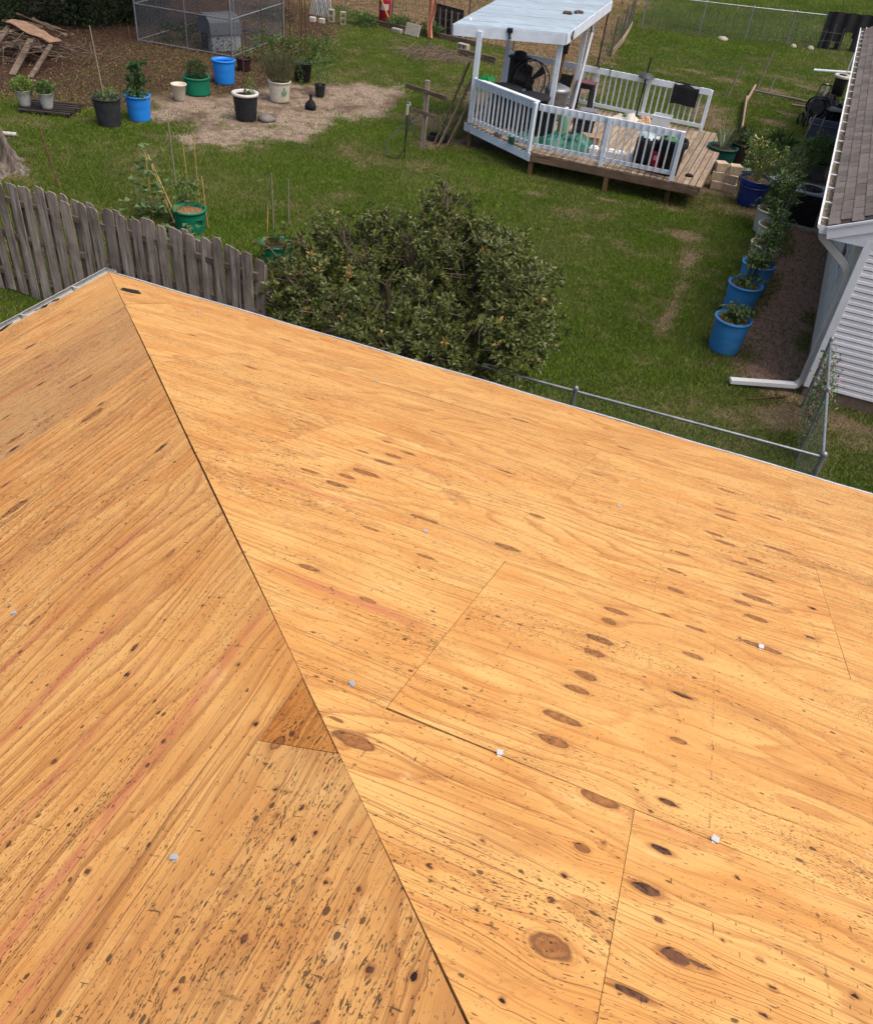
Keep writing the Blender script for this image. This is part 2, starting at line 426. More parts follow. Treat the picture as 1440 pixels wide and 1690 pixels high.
def make_ground():
    xs = np.unique(np.concatenate([np.linspace(-400, -40, 10), np.arange(-40, -16, 1.), np.arange(-16, 10, .12), np.arange(10, 40, 1.5), np.linspace(40, 400, 10)]))
    ys = np.unique(np.concatenate([np.linspace(-400, -30, 10), np.arange(-30, 2, 2.), np.arange(2, 30, .12), np.arange(30, 62, .4), np.linspace(62, 500, 12)]))
    X, Y = np.meshgrid(xs, ys); x = X.ravel(); y = Y.ravel()
    sand, lit, fld, mul, dry = zones_exact(x, y)
    Z = (fbm(x*.4, y*.4, 51)-.5)*.05*(np.abs(x) < 40)
    nx = len(xs); i = np.arange(len(ys)-1)[:, None]*nx+np.arange(nx-1)[None]; i = i.ravel()
    F = np.stack([i, i+1, i+nx+1, i+nx], 1)
    me = fast_mesh('lawn_ground', np.stack([x, y, Z], 1), F, ground_material(),
                   {'zone': ('FLOAT_VECTOR', np.stack([sand, lit*(1-sand), mul], 1)), 'dry': ('FLOAT', dry), 'field': ('FLOAT', fld)}, True)
    return tag(link('ground', me), 'lawn with sandy bare patches and brown leaf litter behind the houses', None, None, 'structure')
make_ground()

def frustum(x, y, z, mg=1.15):
    d = np.stack([x-CAMP[0], y-CAMP[1], z-CAMP[2]], -1)
    zf = d@np.array(CF); u = (d@np.array(CR))/zf*1391.13/720.; v = (d@np.array(CU))/zf*1391.13/845.
    return (zf > .1) & (np.abs(u) < mg) & (np.abs(v) < mg), zf

def make_grass():
    r = np.random.default_rng(5); out = []
    for (x0, x1, y0, y1, dens) in ((-13, 9, 2.6, 9, 4000), (-13, 9, 9, 15, 3200), (-14, 9, 15, 22, 2100), (-14, 9, 22, 30, 1400), (-13, 12, 30, 40, 900), (-4, 14, 40, 62, 450)):
        n = int((x1-x0)*(y1-y0)*dens); x = r.uniform(x0, x1, n); y = r.uniform(y0, y1, n)
        k, zf = frustum(x, y, np.zeros(n), 1.1); x = x[k]; y = y[k]; zf = zf[k]
        sand, lit, fld, mul, dry = zones(x, y)
        p = (1-np.clip(sand*1.3, 0, .985)*(.93+.07*(fbm(x*3, y*3, 91) < .62)))*(1-lit*.9)*(1-fld*.88)*(1-mul*.93)*(1-dry*.80)
        under = (x > -2.3) & (x < 4.0) & (y > 15.2) & (y < 18.9)
        p[under] = 0
        p[(x > 7.05) & (y > 7.0) & (y < 25.8)] = 0
        k = r.random(len(x)) < p; x = x[k]; y = y[k]; zf = zf[k]; dry = np.maximum(dry[k], np.maximum(lit[k], fld[k])*.6)
        out.append((x, y, zf, dry))
    x = np.concatenate([o[0] for o in out]); y = np.concatenate([o[1] for o in out]); zf = np.concatenate([o[2] for o in out]); dry = np.concatenate([o[3] for o in out])
    n = len(x)
    tall = np.where(y > 37.0+(x+1.5)*.38, 2.6, 1.0)*np.where((y > 33.5) & (y < 38) & (x > -2), 1.35, 1.)
    zones(x, y); ij = _Z['ij']; lush = _Z['l'][ij]
    h = (.030+.045*r.random(n))*tall*(.75+.6*lush)*(1-.35*dry); wd = (.0042+.00042*zf)*(.7+.6*r.random(n))
    a = r.uniform(0, 2*np.pi, n); lean = r.normal(.0, .55, n)
    b = a+r.normal(0, .8, n)
    z = _Z['h'][ij]-.004
    cx = np.cos(a)*wd; cy = np.sin(a)*wd
    V = np.stack([np.stack([x-cx, y-cy, z], 1), np.stack([x+cx, y+cy, z], 1), np.stack([x-np.sin(b)*h*np.sin(lean)*1.2, y+np.cos(b)*h*np.sin(lean)*1.2, z+h*np.cos(lean)], 1)], 1).reshape(-1, 3)
    F = np.arange(3*n).reshape(-1, 3)
    rd = np.clip(r.random(n)*.55+.45*lush*1.4-.1, 0, 1)
    t = NT('grass_blade'); q_ = t.attr('rnd').outputs['Fac']; dr = t.attr('dry').outputs['Fac']
    col = t.mix(q_, (.066, .117, .012), (.185, .270, .032))
    col = t.mix(t.ss(q_, .86, 1.), col, (.33, .29, .11))
    col = t.mix(t.math('MULTIPLY', dr, .75), col, (.30, .24, .11))
    m = t.out(col, .6, .2)
    td = t.n('BsdfTranslucent'); t.set(td.inputs[0], col); ms = t.n('MixShader'); ms.inputs[0].default_value = .3
    t.t.links.new(t.b.outputs[0], ms.inputs[1]); t.t.links.new(td.outputs[0], ms.inputs[2]); t.t.links.new(ms.outputs[0], t.t.nodes['Material Output'].inputs[0])
    me = fast_mesh('grass_blades', V, F, m, {'rnd': ('FLOAT', np.repeat(rd, 3)), 'dry': ('FLOAT', np.repeat(dry, 3))})
    tag(link('grass', me), 'short green lawn grass covering the back yard', 'grass', None, 'stuff')
    print('grass blades', n)
make_grass()

def make_leaf_litter():
    r = np.random.default_rng(9); n = 90000
    x = r.uniform(-19, -1, n); y = r.uniform(9, 42, n)
    k, zf = frustum(x, y, np.zeros(n), 1.1); x = x[k]; y = y[k]
    s, l, f, m, d = zones(x, y); p = np.maximum(l*.9*(1-s), f*.8); k = r.random(len(x)) < p; x = x[k]; y = y[k]; n = len(x)
    P = np.stack([x, y, .012+.02*r.random(n)], 1); D = np.stack([r.normal(0, 1, n), r.normal(0, 1, n), r.normal(0, .25, n)], 1)
    t = NT('dead_leaf'); q_ = t.attr('rnd').outputs['Fac']
    col = t.mix(q_, (.04, .024, .015), (.20, .115, .062)); col = t.mix(t.ss(q_, .9, 1.), col, (.34, .235, .135))
    leaf_obj('leaf_litter', leaves_geo(P, D, .035+.04*r.random(n), .025+.02*r.random(n), None, .1, 3, False), t.out(col, .8, .2))
    tag(bpy.data.objects['leaf_litter'], 'fallen brown leaves under the trees and beyond the back fence', 'leaves', None, 'stuff')
make_leaf_litter()

# ================================================================== the near house and its bare plywood roof
TP = 0.379853; CC, SS = math.cos(TP), math.sin(TP)
house = thing('near_house', 'house with bare orange plywood hip roof filling the foreground', 'house', (0, 0, 0))

def plywood_material():
    t = NT('plywood'); at = t.attr('grain'); g = at.outputs['Vector']
    mk = t.n('SeparateXYZ'); t.set(mk.inputs[0], t.attr('marks').outputs['Vector']); knot, hole, red = mk.outputs
    grey = t.attr('grey').outputs['Fac']; left_streak_shade = t.attr('left_streak_shade').outputs['Fac']
    sg = t.n('SeparateXYZ'); t.set(sg.inputs[0], g); u, v, seed = sg.outputs
    wv = t.math('ADD', t.math('MULTIPLY', t.math('SUBTRACT', t.noise(t.scale(g, (.8, 1.6, 1)), 1., 2, .5), .5), .16), t.math('MULTIPLY', t.math('SUBTRACT', t.noise(t.scale(g, (3.5, 6., 1)), 1., 2, .5), .5), .022))
    cv = t.n('CombineXYZ'); t.set(cv.inputs[0], u); t.set(cv.inputs[1], t.math('ADD', v, wv)); t.set(cv.inputs[2], seed); g0 = g; g = cv.outputs[0]; v0 = v; v = t.math('ADD', v, wv)
    big = t.noise(t.scale(g, (.85, 2.1, 1)), 1., 2, .45)                      # cathedral contours of the peeled veneer
    ph = t.math('ADD', t.math('MULTIPLY', big, t.math('MULTIPLY_ADD', left_streak_shade, -4.5, 11.)), t.math('MULTIPLY', v, t.math('MULTIPLY_ADD', left_streak_shade, 5., 9.)))
    wob = t.noise(t.scale(g, (3., 30., 1)), 1., 3, .6)
    ph = t.math('ADD', ph, t.math('MULTIPLY', wob, .55))
    fr = t.math('FRACT', ph); ln = t.noise(t.scale(g, (.9, 300., 1), (2., 4., 0)), 1., 2, .5)
    ring = t.math('SUBTRACT', t.math('ADD', t.math('MULTIPLY', t.ss(fr, .1, .8), .35), t.math('MULTIPLY', t.ss(fr, .66, .90), .65)), t.ss(fr, .92, 1.0))        # slow rise, sharp latewood edge
    st = t.noise(t.scale(g, (1.3, 75., 1)), 1., 4, .65)
    st2 = t.noise(t.scale(g, (4., 260., 1)), 1., 3, .6)
    tone = t.noise(t.scale(g, (1.6, 3.4, 1)), 1., 5, .65, 1.2)
    amp = t.ss(t.noise(t.scale(g, (.5, 1.4, 1), (3., 7., 0)), 1., 2), .38, .62)
    wsd = t.n('TexWhiteNoise', noise_dimensions='1D'); t.set(wsd.inputs['W'], seed)
    c = t.mix(t.ss(tone, .33, .67), (.675, .318, .082), (.805, .458, .146))
    c = t.mix(t.math('MULTIPLY', ring, t.math('ADD', t.math('MULTIPLY_ADD', amp, .40, .24), t.math('MULTIPLY', left_streak_shade, .02))), c, (.410, .160, .038))
    c = t.mix(t.math('MULTIPLY', t.ss(st, .52, .68), t.math('MULTIPLY_ADD', left_streak_shade, .22, .42)), c, (.330, .120, .028))
    c = t.mix(t.math('MULTIPLY', t.ss(st2, .5, .8), .35), c, (.40, .18, .06))
    c = t.mix(t.math('MULTIPLY', t.ss(t.noise(t.scale(g, (1.1, 7., 1), (11., 0, 0)), 1., 3, .6), .56, .72), t.math('MULTIPLY_ADD', left_streak_shade, .4, .16)), c, (.42, .165, .045))
    c = t.mix(t.math('MULTIPLY', t.ss(ln, .60, .66), .70), c, (.17, .065, .022))
    tint = t.mix(t.math('MULTIPLY', wsd.outputs[0], t.math('MULTIPLY_ADD', left_streak_shade, -.35, 1.)), t.mix(left_streak_shade, (.94, .925, .90), (.93, .86, .77)), (1.05, 1.06, 1.08))  # left slope's dimmer light is put into this darker tint
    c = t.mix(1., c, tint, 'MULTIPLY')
    # weathered greyer face
    gk = t.math('MULTIPLY', grey, t.math('MULTIPLY_ADD', tone, .8, .35), clamp=True)
    c = t.mix(gk, c, t.mix(st, (.215, .130, .062), (.46, .29, .135)))
    sm = t.math('MULTIPLY', t.ss(t.noise(t.scale(g0, (2.4, 3.2, 1), (8., 3., 0)), 1., 6, .72, .6), .585, .70), .42)
    c = t.mix(sm, c, (.27, .115, .038))
    sc2 = t.math('MULTIPLY', t.ss(t.noise(t.scale(g0, (5., 9., 1), (1., 13., 0)), 1., 5, .7), .60, .72), .35)
    c = t.mix(sc2, c, (.86, .56, .24))
    # red chalk
    rk = t.math('MULTIPLY', red, t.ss(t.noise(t.scale(g, (9., 55., 1)), 1., 4, .7), .25, .62))
    c = t.mix(t.math('MULTIPLY', rk, .62, clamp=True), c, (.45, .10, .065))
    # knots: brown heart, darker rim, rings around
    kn = t.math('ADD', knot, t.math('MULTIPLY', t.math('SUBTRACT', t.noise(t.scale(g, (40., 75., 1)), 1., 4), .5), .75))
    halo = t.math('MULTIPLY', t.ss(kn, .35, 1.1), t.math('MULTIPLY_ADD', t.math('SINE', t.math('MULTIPLY', kn, 19.)), .28, .42))
    c = t.mix(halo, c, (.36, .155, .045))
    c = t.mix(t.math('MULTIPLY', t.ss(kn, 1.15, 1.3), .84), c, t.mix(t.ss(t.noise(t.scale(g, (60., 160., 1)), 1., 3), .35, .65), (.200, .074, .020), (.37, .150, .045)))
    rim = t.math('MULTIPLY', t.ss(kn, 1.02, 1.18), t.math('SUBTRACT', 1., t.ss(kn, 1.2, 1.4)))
    c = t.mix(t.math('MULTIPLY', rim, .75), c, (.12, .045, .018))
    ho = t.math('ADD', hole, t.math('MULTIPLY', t.math('SUBTRACT', t.noise(t.scale(g, (50., 110., 1)), 1., 4), .5), .7))
    c = t.mix(t.math('MULTIPLY', t.ss(ho, .35, 1.15), .62), c, (.30, .11, .03))
    c = t.mix(t.ss(ho, 1.12, 1.28), c, t.mix(t.ss(t.noise(t.scale(g, (30., 90., 1)), 1., 3), .36, .62), (.022, .012, .008), (.17, .072, .030)))
    # black flecks: short dashes along the grain, thick in some zones, thin in others
    z1 = t.noise(t.scale(g, (.9, 2.6, 1), (5., 1., 0)), 1., 4, .65)
    zone = t.math('ADD', t.math('ADD', t.ss(z1, .38, .70), t.math('MULTIPLY', left_streak_shade, .16)), t.math('MULTIPLY', t.math('SUBTRACT', t.noise(t.scale(g0, (5., 11., 1)), 1., 3, .6), .5), 1.6))
    d1 = t.noise(t.scale(g, (100., 265., 1)), 1., 3, .6)
    fl = t.ss(t.math('ADD', d1, t.math('MULTIPLY', zone, .10)), .685, .72)
    d2 = t.noise(t.scale(g, (46., 190., 1), (0, 9., 0)), 1., 2, .5)
    fl2 = t.math('MULTIPLY', t.ss(t.math('ADD', d2, t.math('MULTIPLY', zone, .045)), .665, .70), .9)
    d3 = t.noise(t.scale(g, (130., 24., 1), (7., 0, 0)), 1., 1.5, .5)       # odd scratches across the grain
    fl3 = t.math('MULTIPLY', t.ss(d3, .735, .76), .8)
    nl = t.math('ABSOLUTE', t.math('SUBTRACT', t.math('FRACT', t.math('MULTIPLY_ADD', u, 1.64, t.math('MULTIPLY', wsd.outputs[0], 3.))), .5))
    nd_ = t.math('ABSOLUTE', t.math('SUBTRACT', t.math('FRACT', t.math('MULTIPLY_ADD', v0, 6.1, t.math('MULTIPLY', seed, .37))), .5))
    hd = t.math('SQRT', t.math('ADD', t.math('POWER', t.math('MULTIPLY', nl, .61), 2.), t.math('POWER', t.math('MULTIPLY', nd_, .164), 2.)))
    hd = t.math('SUBTRACT', 1., t.ss(hd, .0035, .0055))
    nl = t.math('MULTIPLY', t.math('SUBTRACT', 1., t.ss(nl, .002, .005)), t.ss(t.noise(t.scale(g, (3., 42., 1)), 1., 2), .5, .6))
    fl3 = t.math('MAXIMUM', t.math('MAXIMUM', fl3, t.math('MULTIPLY', nl, .45)), t.math('MULTIPLY', hd, .75))
    vo = t.n('TexVoronoi', feature='F1'); t.set(vo.inputs['Vector'], t.scale(g, (6.2, 8.5, 1))); vo.inputs['Scale'].default_value = 1.
    rnd = t.n('SeparateXYZ'); t.set(rnd.inputs[0], vo.outputs['Color'])
    rad = t.math('MULTIPLY', t.ss(rnd.outputs[0], .5, 1.), .062)
    sp = t.math('MULTIPLY', t.ss(t.math('SUBTRACT', rad, t.math('ADD', vo.outputs['Distance'], t.math('MULTIPLY', d1, .07))), -.045, -.022), .92)
    far = t.math('SUBTRACT', 1., t.ss(v, 3.3, 4.4))
    d4 = t.noise(t.scale(g, (13., 75., 1), (1., 5., 0)), 1., 2, .5)
    d5 = t.noise(t.scale(g, (26., 120., 1), (4., 2., 0)), 1., 2, .5)
    fl4 = t.math('MULTIPLY', far, t.math('MAXIMUM', t.ss(d4, .70, .735), t.ss(t.math('ADD', d5, t.math('MULTIPLY', zone, .04)), .655, .69)))
    vs = t.n('TexVoronoi', feature='F1'); t.set(vs.inputs['Vector'], t.scale(g, (27., 38., 1))); vs.inputs['Scale'].default_value = 1.
    vr = t.n('SeparateXYZ'); t.set(vr.inputs[0], vs.outputs['Color'])
    sp2 = t.ss(t.math('SUBTRACT', t.math('MULTIPLY', t.ss(t.math('ADD', vr.outputs[0], t.math('MULTIPLY', zone, .22)), .80, 1.15), .26), t.math('ADD', vs.outputs['Distance'], t.math('MULTIPLY', d1, .25))), -.14, -.09)
    sp = t.math('MAXIMUM', sp, t.math('MULTIPLY', sp2, .9))
    dark = t.math('MAXIMUM', t.math('MAXIMUM', fl, fl2), t.math('MAXIMUM', fl3, t.math('MAXIMUM', sp, t.math('MULTIPLY', fl4, .62))))
    dark = t.math('MULTIPLY', dark, .86)
    c = t.mix(dark, c, (.022, .014, .010))
    hgt = t.math('SUBTRACT', t.math('ADD', t.math('MULTIPLY', st, .5), t.math('MULTIPLY', ring, -.25)), t.math('MULTIPLY', dark, .8))
    hgt = t.math('SUBTRACT', hgt, t.ss(ho, 1.0, 1.5))
    t.bump(hgt, .45, .004)
    return t.out(c, .6, .3)
PLY = plywood_material()
PLYEDGE = plain('plywood_edge', (.30, .155, .062), .9, .4, 30, .1)

# knots: (along eave from the corner, up the slope, half length, half width)
KR = [(3.81, 2.88, .05, .02), (3.94, 2.79, .06, .022), (3.97, 2.66, .075, .024), (3.95, 2.94, .065, .026), (3.96, 3.18, .085, .03), (3.92, 3.31, .075, .026), (3.94, 3.45, .075, .028),
      (3.79, 3.4, .05, .022), (4.72, 3.51, .075, .028), (4.73, 3.0, .065, .024), (4.5, 3.88, .045, .018), (4.24, 4.29, .05, .018), (4.48, 4.36, .05, .018), (4.19, 1.08, .1, .03),
      (4.37, 3.51, .09, .014), (4.25, 3.8, .04, .012), (3.82, 2.58, .04, .014), (3.93, 2.08, .08, .016), (5.19, 3.77, .05, .024), (5.18, 3.88, .045, .024), (5.17, 4.05, .06, .027),
      (5.17, 4.16, .05, .024), (5.17, 4.33, .055, .026), (5.16, 4.43, .045, .022), (5.15, 4.61, .055, .026), (5.15, 4.73, .045, .022), (5.38, 3.36, .05, .022), (5.36, 3.13, .05, .022),
      (5.38, 2.86, .05, .022), (5.36, 3.65, .045, .02), (5.47, 3.68, .045, .02), (5.47, 3.92, .045, .022), (5.72, 2.83, .08, .028), (5.7, 3.14, .085, .026), (5.69, 3.37, .08, .028),
      (5.71, 2.6, .08, .024), (5.64, 2.72, .04, .02), (5.64, 3.25, .045, .02), (5.7, 3.64, .08, .03), (5.58, 1.31, .08, .024), (5.57, 1.83, .07, .024), (5.57, 1.97, .08, .03),
      (5.53, 1.72, .04, .016), (5.52, 2.37, .06, .022), (5.57, 2.47, .07, .024), (5.83, 2.29, .08, .024), (5.84, 1.63, .06, .03), (6.2, .8, .09, .024), (4.9, .97, .09, .03),
      (4.74, 5.04, .062, .026), (4.67, 4.99, .022, .012), (5.29, 4.89, .05, .024), (5.28, 5.08, .026, .015), (5.27, 5.37, .042, .03), (5.45, 4.5, .028, .014), (2.6, 1.9, .05, .02), (2.2, .7, .06, .02)]
HR = [(4.44, 2.44, .075, .013), (5.45, 4.23, .045, .015), (5.42, 5.12, .04, .02), (5.44, 4.98, .035, .014), (5.44, 4.8, .03, .014), (5.485, 5.265, .038, .021), (5.525, 5.262, .045, .008),
      (5.42, 5.39, .05, .011), (5.93, 3.03, .022, .018), (5.89, 3.38, .025, .016), (5.13, 5.36, .008, .008), (5.45, 5.19, .014, .010), (5.64, 5.18, .012, .008), (5.26, 5.18, .012, .008),
      (5.25, 5.26, .011, .009), (5.57, 5.17, .008, .006), (5.66, 5.24, .013, .008), (5.64, 5.31, .011, .008), (5.32, 5.04, .010, .007), (5.09, 5.18, .009, .007), (5.02, 5.31, .010, .008),
      (5.6, 4.97, .010, .006), (5.81, 5.17, .012, .009), (5.22, 5.52, .008, .008), (3.18, 2.2, .05, .012), (2.9, 1.6, .05, .01), (4.85, 1.9, .06, .012), (1.9, 1.5, .05, .014)]
RRD = [(4.15, 4.74, 4.40, .028), (4.99, 5.12, 5.39, .014), (4.91, 5.08, 4.74, .022), (4.15, 4.5, 2.41, .022), (3.6, 4.2, 3.62, .02), (5.2, 5.6, 4.9, .008)]
KL = [(2.95, 2.62, .085, .03), (3.16, 2.27, .07, .028), (4.73, 4.93, .026, .018), (3.78, 2.97, .07, .03), (4.42, 3.77, .03, .012), (2.45, 2.1, .06, .018), (2.2, 1.5, .05, .016), (4.05, 4.05, .04, .012)]
HL = [(3.27, 2.38, .05, .018), (3.32, 3.4, .06, .015), (1.76, .86, .07, .024), (1.06, .55, .06, .014), (2.54, 2.08, .05, .015), (2.82, 2.56, .035, .012), (2.48, 1.73, .06, .014), (4.49, 4.27, .024, .01),
      (4.59, 4.33, .013, .01), (4.85, 5.0, .009, .008), (4.85, 5.03, .010, .008), (4.91, 5.04, .008, .008), (5.02, 5.23, .010, .009), (4.88, 5.09, .012, .008), (5.14, 5.47, .011, .010), (5.15, 5.39, .014, .010),
      (4.69, 4.84, .011, .010), (5.16, 5.13, .014, .010), (5.27, 5.06, .010, .008), (5.25, 4.82, .011, .008), (5.12, 4.69, .012, .009), (5.11, 4.43, .010, .008), (4.89, 4.35, .014, .01), (4.78, 4.62, .010, .008),
      (4.51, 4.66, .010, .008), (4.95, 5.11, .010, .008), (4.93, 5.15, .009, .008), (5.02, 5.3, .009, .008), (1.4, .9, .05, .012), (2.0, 1.2, .05, .012), (2.9, 1.9, .05, .012), (3.6, 2.7, .04, .012)]
RLD = [(4.28, 4.92, 4.12, .020), (4.24, 5.45, 4.62, .019), (4.42, 4.66, 4.36, .015), (4.68, 5.3, 4.385, .013), (4.25, 4.8, 3.86, .012), (4.0, 4.15, 3.88, .012), (3.7, 4.3, 3.8, .013), (2.0, 3.0, 1.6, .02), (5.1, 5.5, 4.75, .012)]

def plane_pt(pl, a, d, z=0.):
    """a along the eave from the corner, d up the slope; z out of the surface"""
    if pl == 'r': return np.stack([a+0*d, -d*CC+z*SS, HE+d*SS+z*CC], -1)
    return np.stack([d*CC-z*SS, -a+0*d, HE+d*SS+z*CC], -1)

def hip_edge(pl, d):
    """ragged cut edge along the hip"""
    n = (vnoise(d*2.2, d*0+3, 5 if pl == 'r' else 9)-.5)*.010+(vnoise(d*.83, d*0+8, 15 if pl == 'r' else 19)-.5)*.012
    return d*CC+(-.0035 if pl == 'r' else .0015)+n*.55+.001*((d*.82) % 1.0 > .5)

sheet_no = [0]
def plywood_sheet(pl, a0, a1, d0, d1, hip, grey=0., lift=0., res=.015, tilt=0., taper=0.):
    sheet_no[0] += 1; seed = sheet_no[0]*7.31
    nd = max(2, int((d1-d0)/res)); na = max(2, int((a1-a0)/res))
    d = np.linspace(d0, d1, nd+1)
    lo = np.maximum(a0, hip_edge(pl, d)) if hip else np.full(nd+1, a0)
    ok = lo < a1-.004
    d = d[ok]; lo = lo[ok]; nd = len(d)-1
    T = np.linspace(0, 1, na+1)
    A = lo[:, None]+(a1-lo[:, None])*T[None]; D = np.repeat(d[:, None], na+1, 1)
    if taper: D = d0+(D-d0)*(1-taper*np.clip(1-(A-a0)/.55, 0, 1)/(d1-d0))
    a = A.ravel(); dd = D.ravel()
    z = .012+lift+tilt*(dd-d0)+(fbm(a*1.1+seed, dd*1.1, 3)-.5)*.006
    V = plane_pt(pl, a, dd, z)
    K, H_, RD = (KR, HR, RRD) if pl == 'r' else (KL, HL, RLD)
    warp = np.zeros(len(a)); kn = np.zeros(len(a)); ho = np.zeros(len(a)); rd = np.zeros(len(a))
    for (ka, kd, la, lw) in K:
        if ka < a0-.5 or ka > a1+.5 or kd < d0-.3 or kd > d1+.3: continue
        jr = random.Random(int(ka*977+kd*3331)); la *= .74*jr.uniform(.65, 1.25); lw *= .74*jr.uniform(.75, 1.2); x = a-ka; y = dd-kd
        warp += -y*.78*np.exp(-(x/(2.6*la))**2-(y/(3.2*lw))**2)
        if d0 <= kd <= d1: kn = np.maximum(kn, 2.2-np.hypot(x/la, y/lw))
    for (ka, kd, la, lw) in H_:
        if ka < a0-.1 or ka > a1+.1 or kd < d0-.1 or kd > d1+.1: continue
        la *= .74; lw *= .74; x = a-ka; y = dd-kd
        warp += -y*.7*np.exp(-(x/(2.2*la))**2-(y/(3*lw))**2)
        ho = np.maximum(ho, 2.2-np.hypot(x/la, y/lw))
    for (ra, rb, rdd, rw) in RD:
        s_ = np.clip((a-ra)/.15, 0, 1)*np.clip((rb-a)/.15, 0, 1)
        rd = np.maximum(rd, s_*np.exp(-((dd-rdd-.012*np.sin(a*4))/rw)**2))
    m = na+1
    i = (np.arange(nd)[:, None]*m+np.arange(na)[None]).ravel()
    F = np.stack([i, i+1, i+m+1, i+m], 1)
    if pl == 'l': F = F[:, ::-1]
    # skirt: the sheet's own edge thickness
    ring = np.concatenate([np.arange(m), np.arange(1, nd+1)*m+na, nd*m+np.arange(na-1, -1, -1), np.arange(nd-1, 0, -1)*m])
    lowv = plane_pt(pl, a[ring], dd[ring], z[ring]-.0125)
    nb = len(V); k = len(ring); j = np.arange(k)
    SF = np.stack([ring[j], nb+j, nb+(j+1) % k, ring[(j+1) % k]], 1)
    if pl == 'l': SF = SF[:, ::-1]
    V = np.concatenate([V, lowv]); F = np.concatenate([F, SF])
    cat = lambda q_: np.concatenate([q_, q_[ring]])
    g = np.stack([cat(a), cat(dd+warp), np.full(len(V), seed)], 1)
    gr = np.full(len(V), float(grey)) if not callable(grey) else cat(grey(a, dd))
    me = fast_mesh('plywood_sheet', V, F, PLY, {'grain': ('FLOAT_VECTOR', g), 'marks': ('FLOAT_VECTOR', np.stack([cat(np.maximum(kn, 0)), cat(np.maximum(ho, 0)), cat(rd)], 1)), 'grey': ('FLOAT', gr), 'left_streak_shade': ('FLOAT', np.full(len(V), 1. if pl == 'l' else 0.))}, False)
    me.materials.append(PLYEDGE); mi = np.zeros(len(F), np.int32); mi[-k:] = 1; me.polygons.foreach_set('material_index', mi)
    return link('plywood_sheet', me, house)

def roof_sheets():
    W = 1.219; g = .0007
    def row(pl, k, seams, end, **kw):
        d0 = k*W+g; d1 = (k+1)*W-g
        ed = sorted(seams)
        ed = [-1.0]+ed+[end]
        for a0, a1 in zip(ed[:-1], ed[1:]):
            if a1 <= d0*CC+.03: continue
            far = a0 > 7.0
            near = d0 > 3.5 and not far
            opt = dict(kw)
            if (pl, k) == ('r', 3) and 4.7 < a0 < 5: opt['taper'] = .012
            plywood_sheet(pl, a0+g, a1-g, d0, d1, a0 < d1*CC+.05, res=.12 if far else (.0105 if near else .017), lift=random.uniform(-.0012, .0012)+opt.pop('lift', 0), **opt)
    row('r', 0, [1.08, 3.55, 6.01, 8.45], 10.9)
    row('r', 1, [2.33, 4.77, 7.21, 9.65], 10.9)
    row('r', 2, [3.51, 6.0, 8.44], 10.9)
    row('r', 3, [4.75, 7.19, 9.63], 10.9, lift=.0006)
    row('r', 4, [5.37, 7.81], 10.9, lift=-.0002)
    row('r', 5, [6.59, 9.03], 10.9)
    wea = lambda a, d: np.clip(.55+.5*(fbm(a*.9, d*1.2, 77)-.5), 0, 1)*np.clip((2.75-np.abs(d-1.75)*1.8)/1.4, 0, 1)
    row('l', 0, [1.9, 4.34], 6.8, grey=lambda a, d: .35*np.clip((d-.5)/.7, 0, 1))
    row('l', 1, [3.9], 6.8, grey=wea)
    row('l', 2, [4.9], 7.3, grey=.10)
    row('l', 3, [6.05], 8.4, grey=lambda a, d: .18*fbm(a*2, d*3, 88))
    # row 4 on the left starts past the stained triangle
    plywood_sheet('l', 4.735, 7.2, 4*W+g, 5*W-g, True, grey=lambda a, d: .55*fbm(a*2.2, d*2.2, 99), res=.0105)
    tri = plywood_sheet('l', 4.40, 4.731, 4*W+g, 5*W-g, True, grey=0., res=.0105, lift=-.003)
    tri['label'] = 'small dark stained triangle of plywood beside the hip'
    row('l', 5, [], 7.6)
    tm = PLY.copy(); tm.name = 'plywood_stained'
    nt_ = tm.node_tree; b = nt_.nodes['Principled BSDF']; lk = b.inputs['Base Color'].links[0]; src = lk.from_socket
    mx = nt_.nodes.new('ShaderNodeMix'); mx.data_type = 'RGBA'; mx.blend_type = 'MULTIPLY'; mx.inputs[0].default_value = 1
    nt_.links.new(src, mx.inputs[6]); mx.inputs[7].default_value = (.74, .62, .46, 1); nt_.links.new(mx.outputs[2], b.inputs['Base Color'])
    tri.data.materials[0] = tm
roof_sheets()

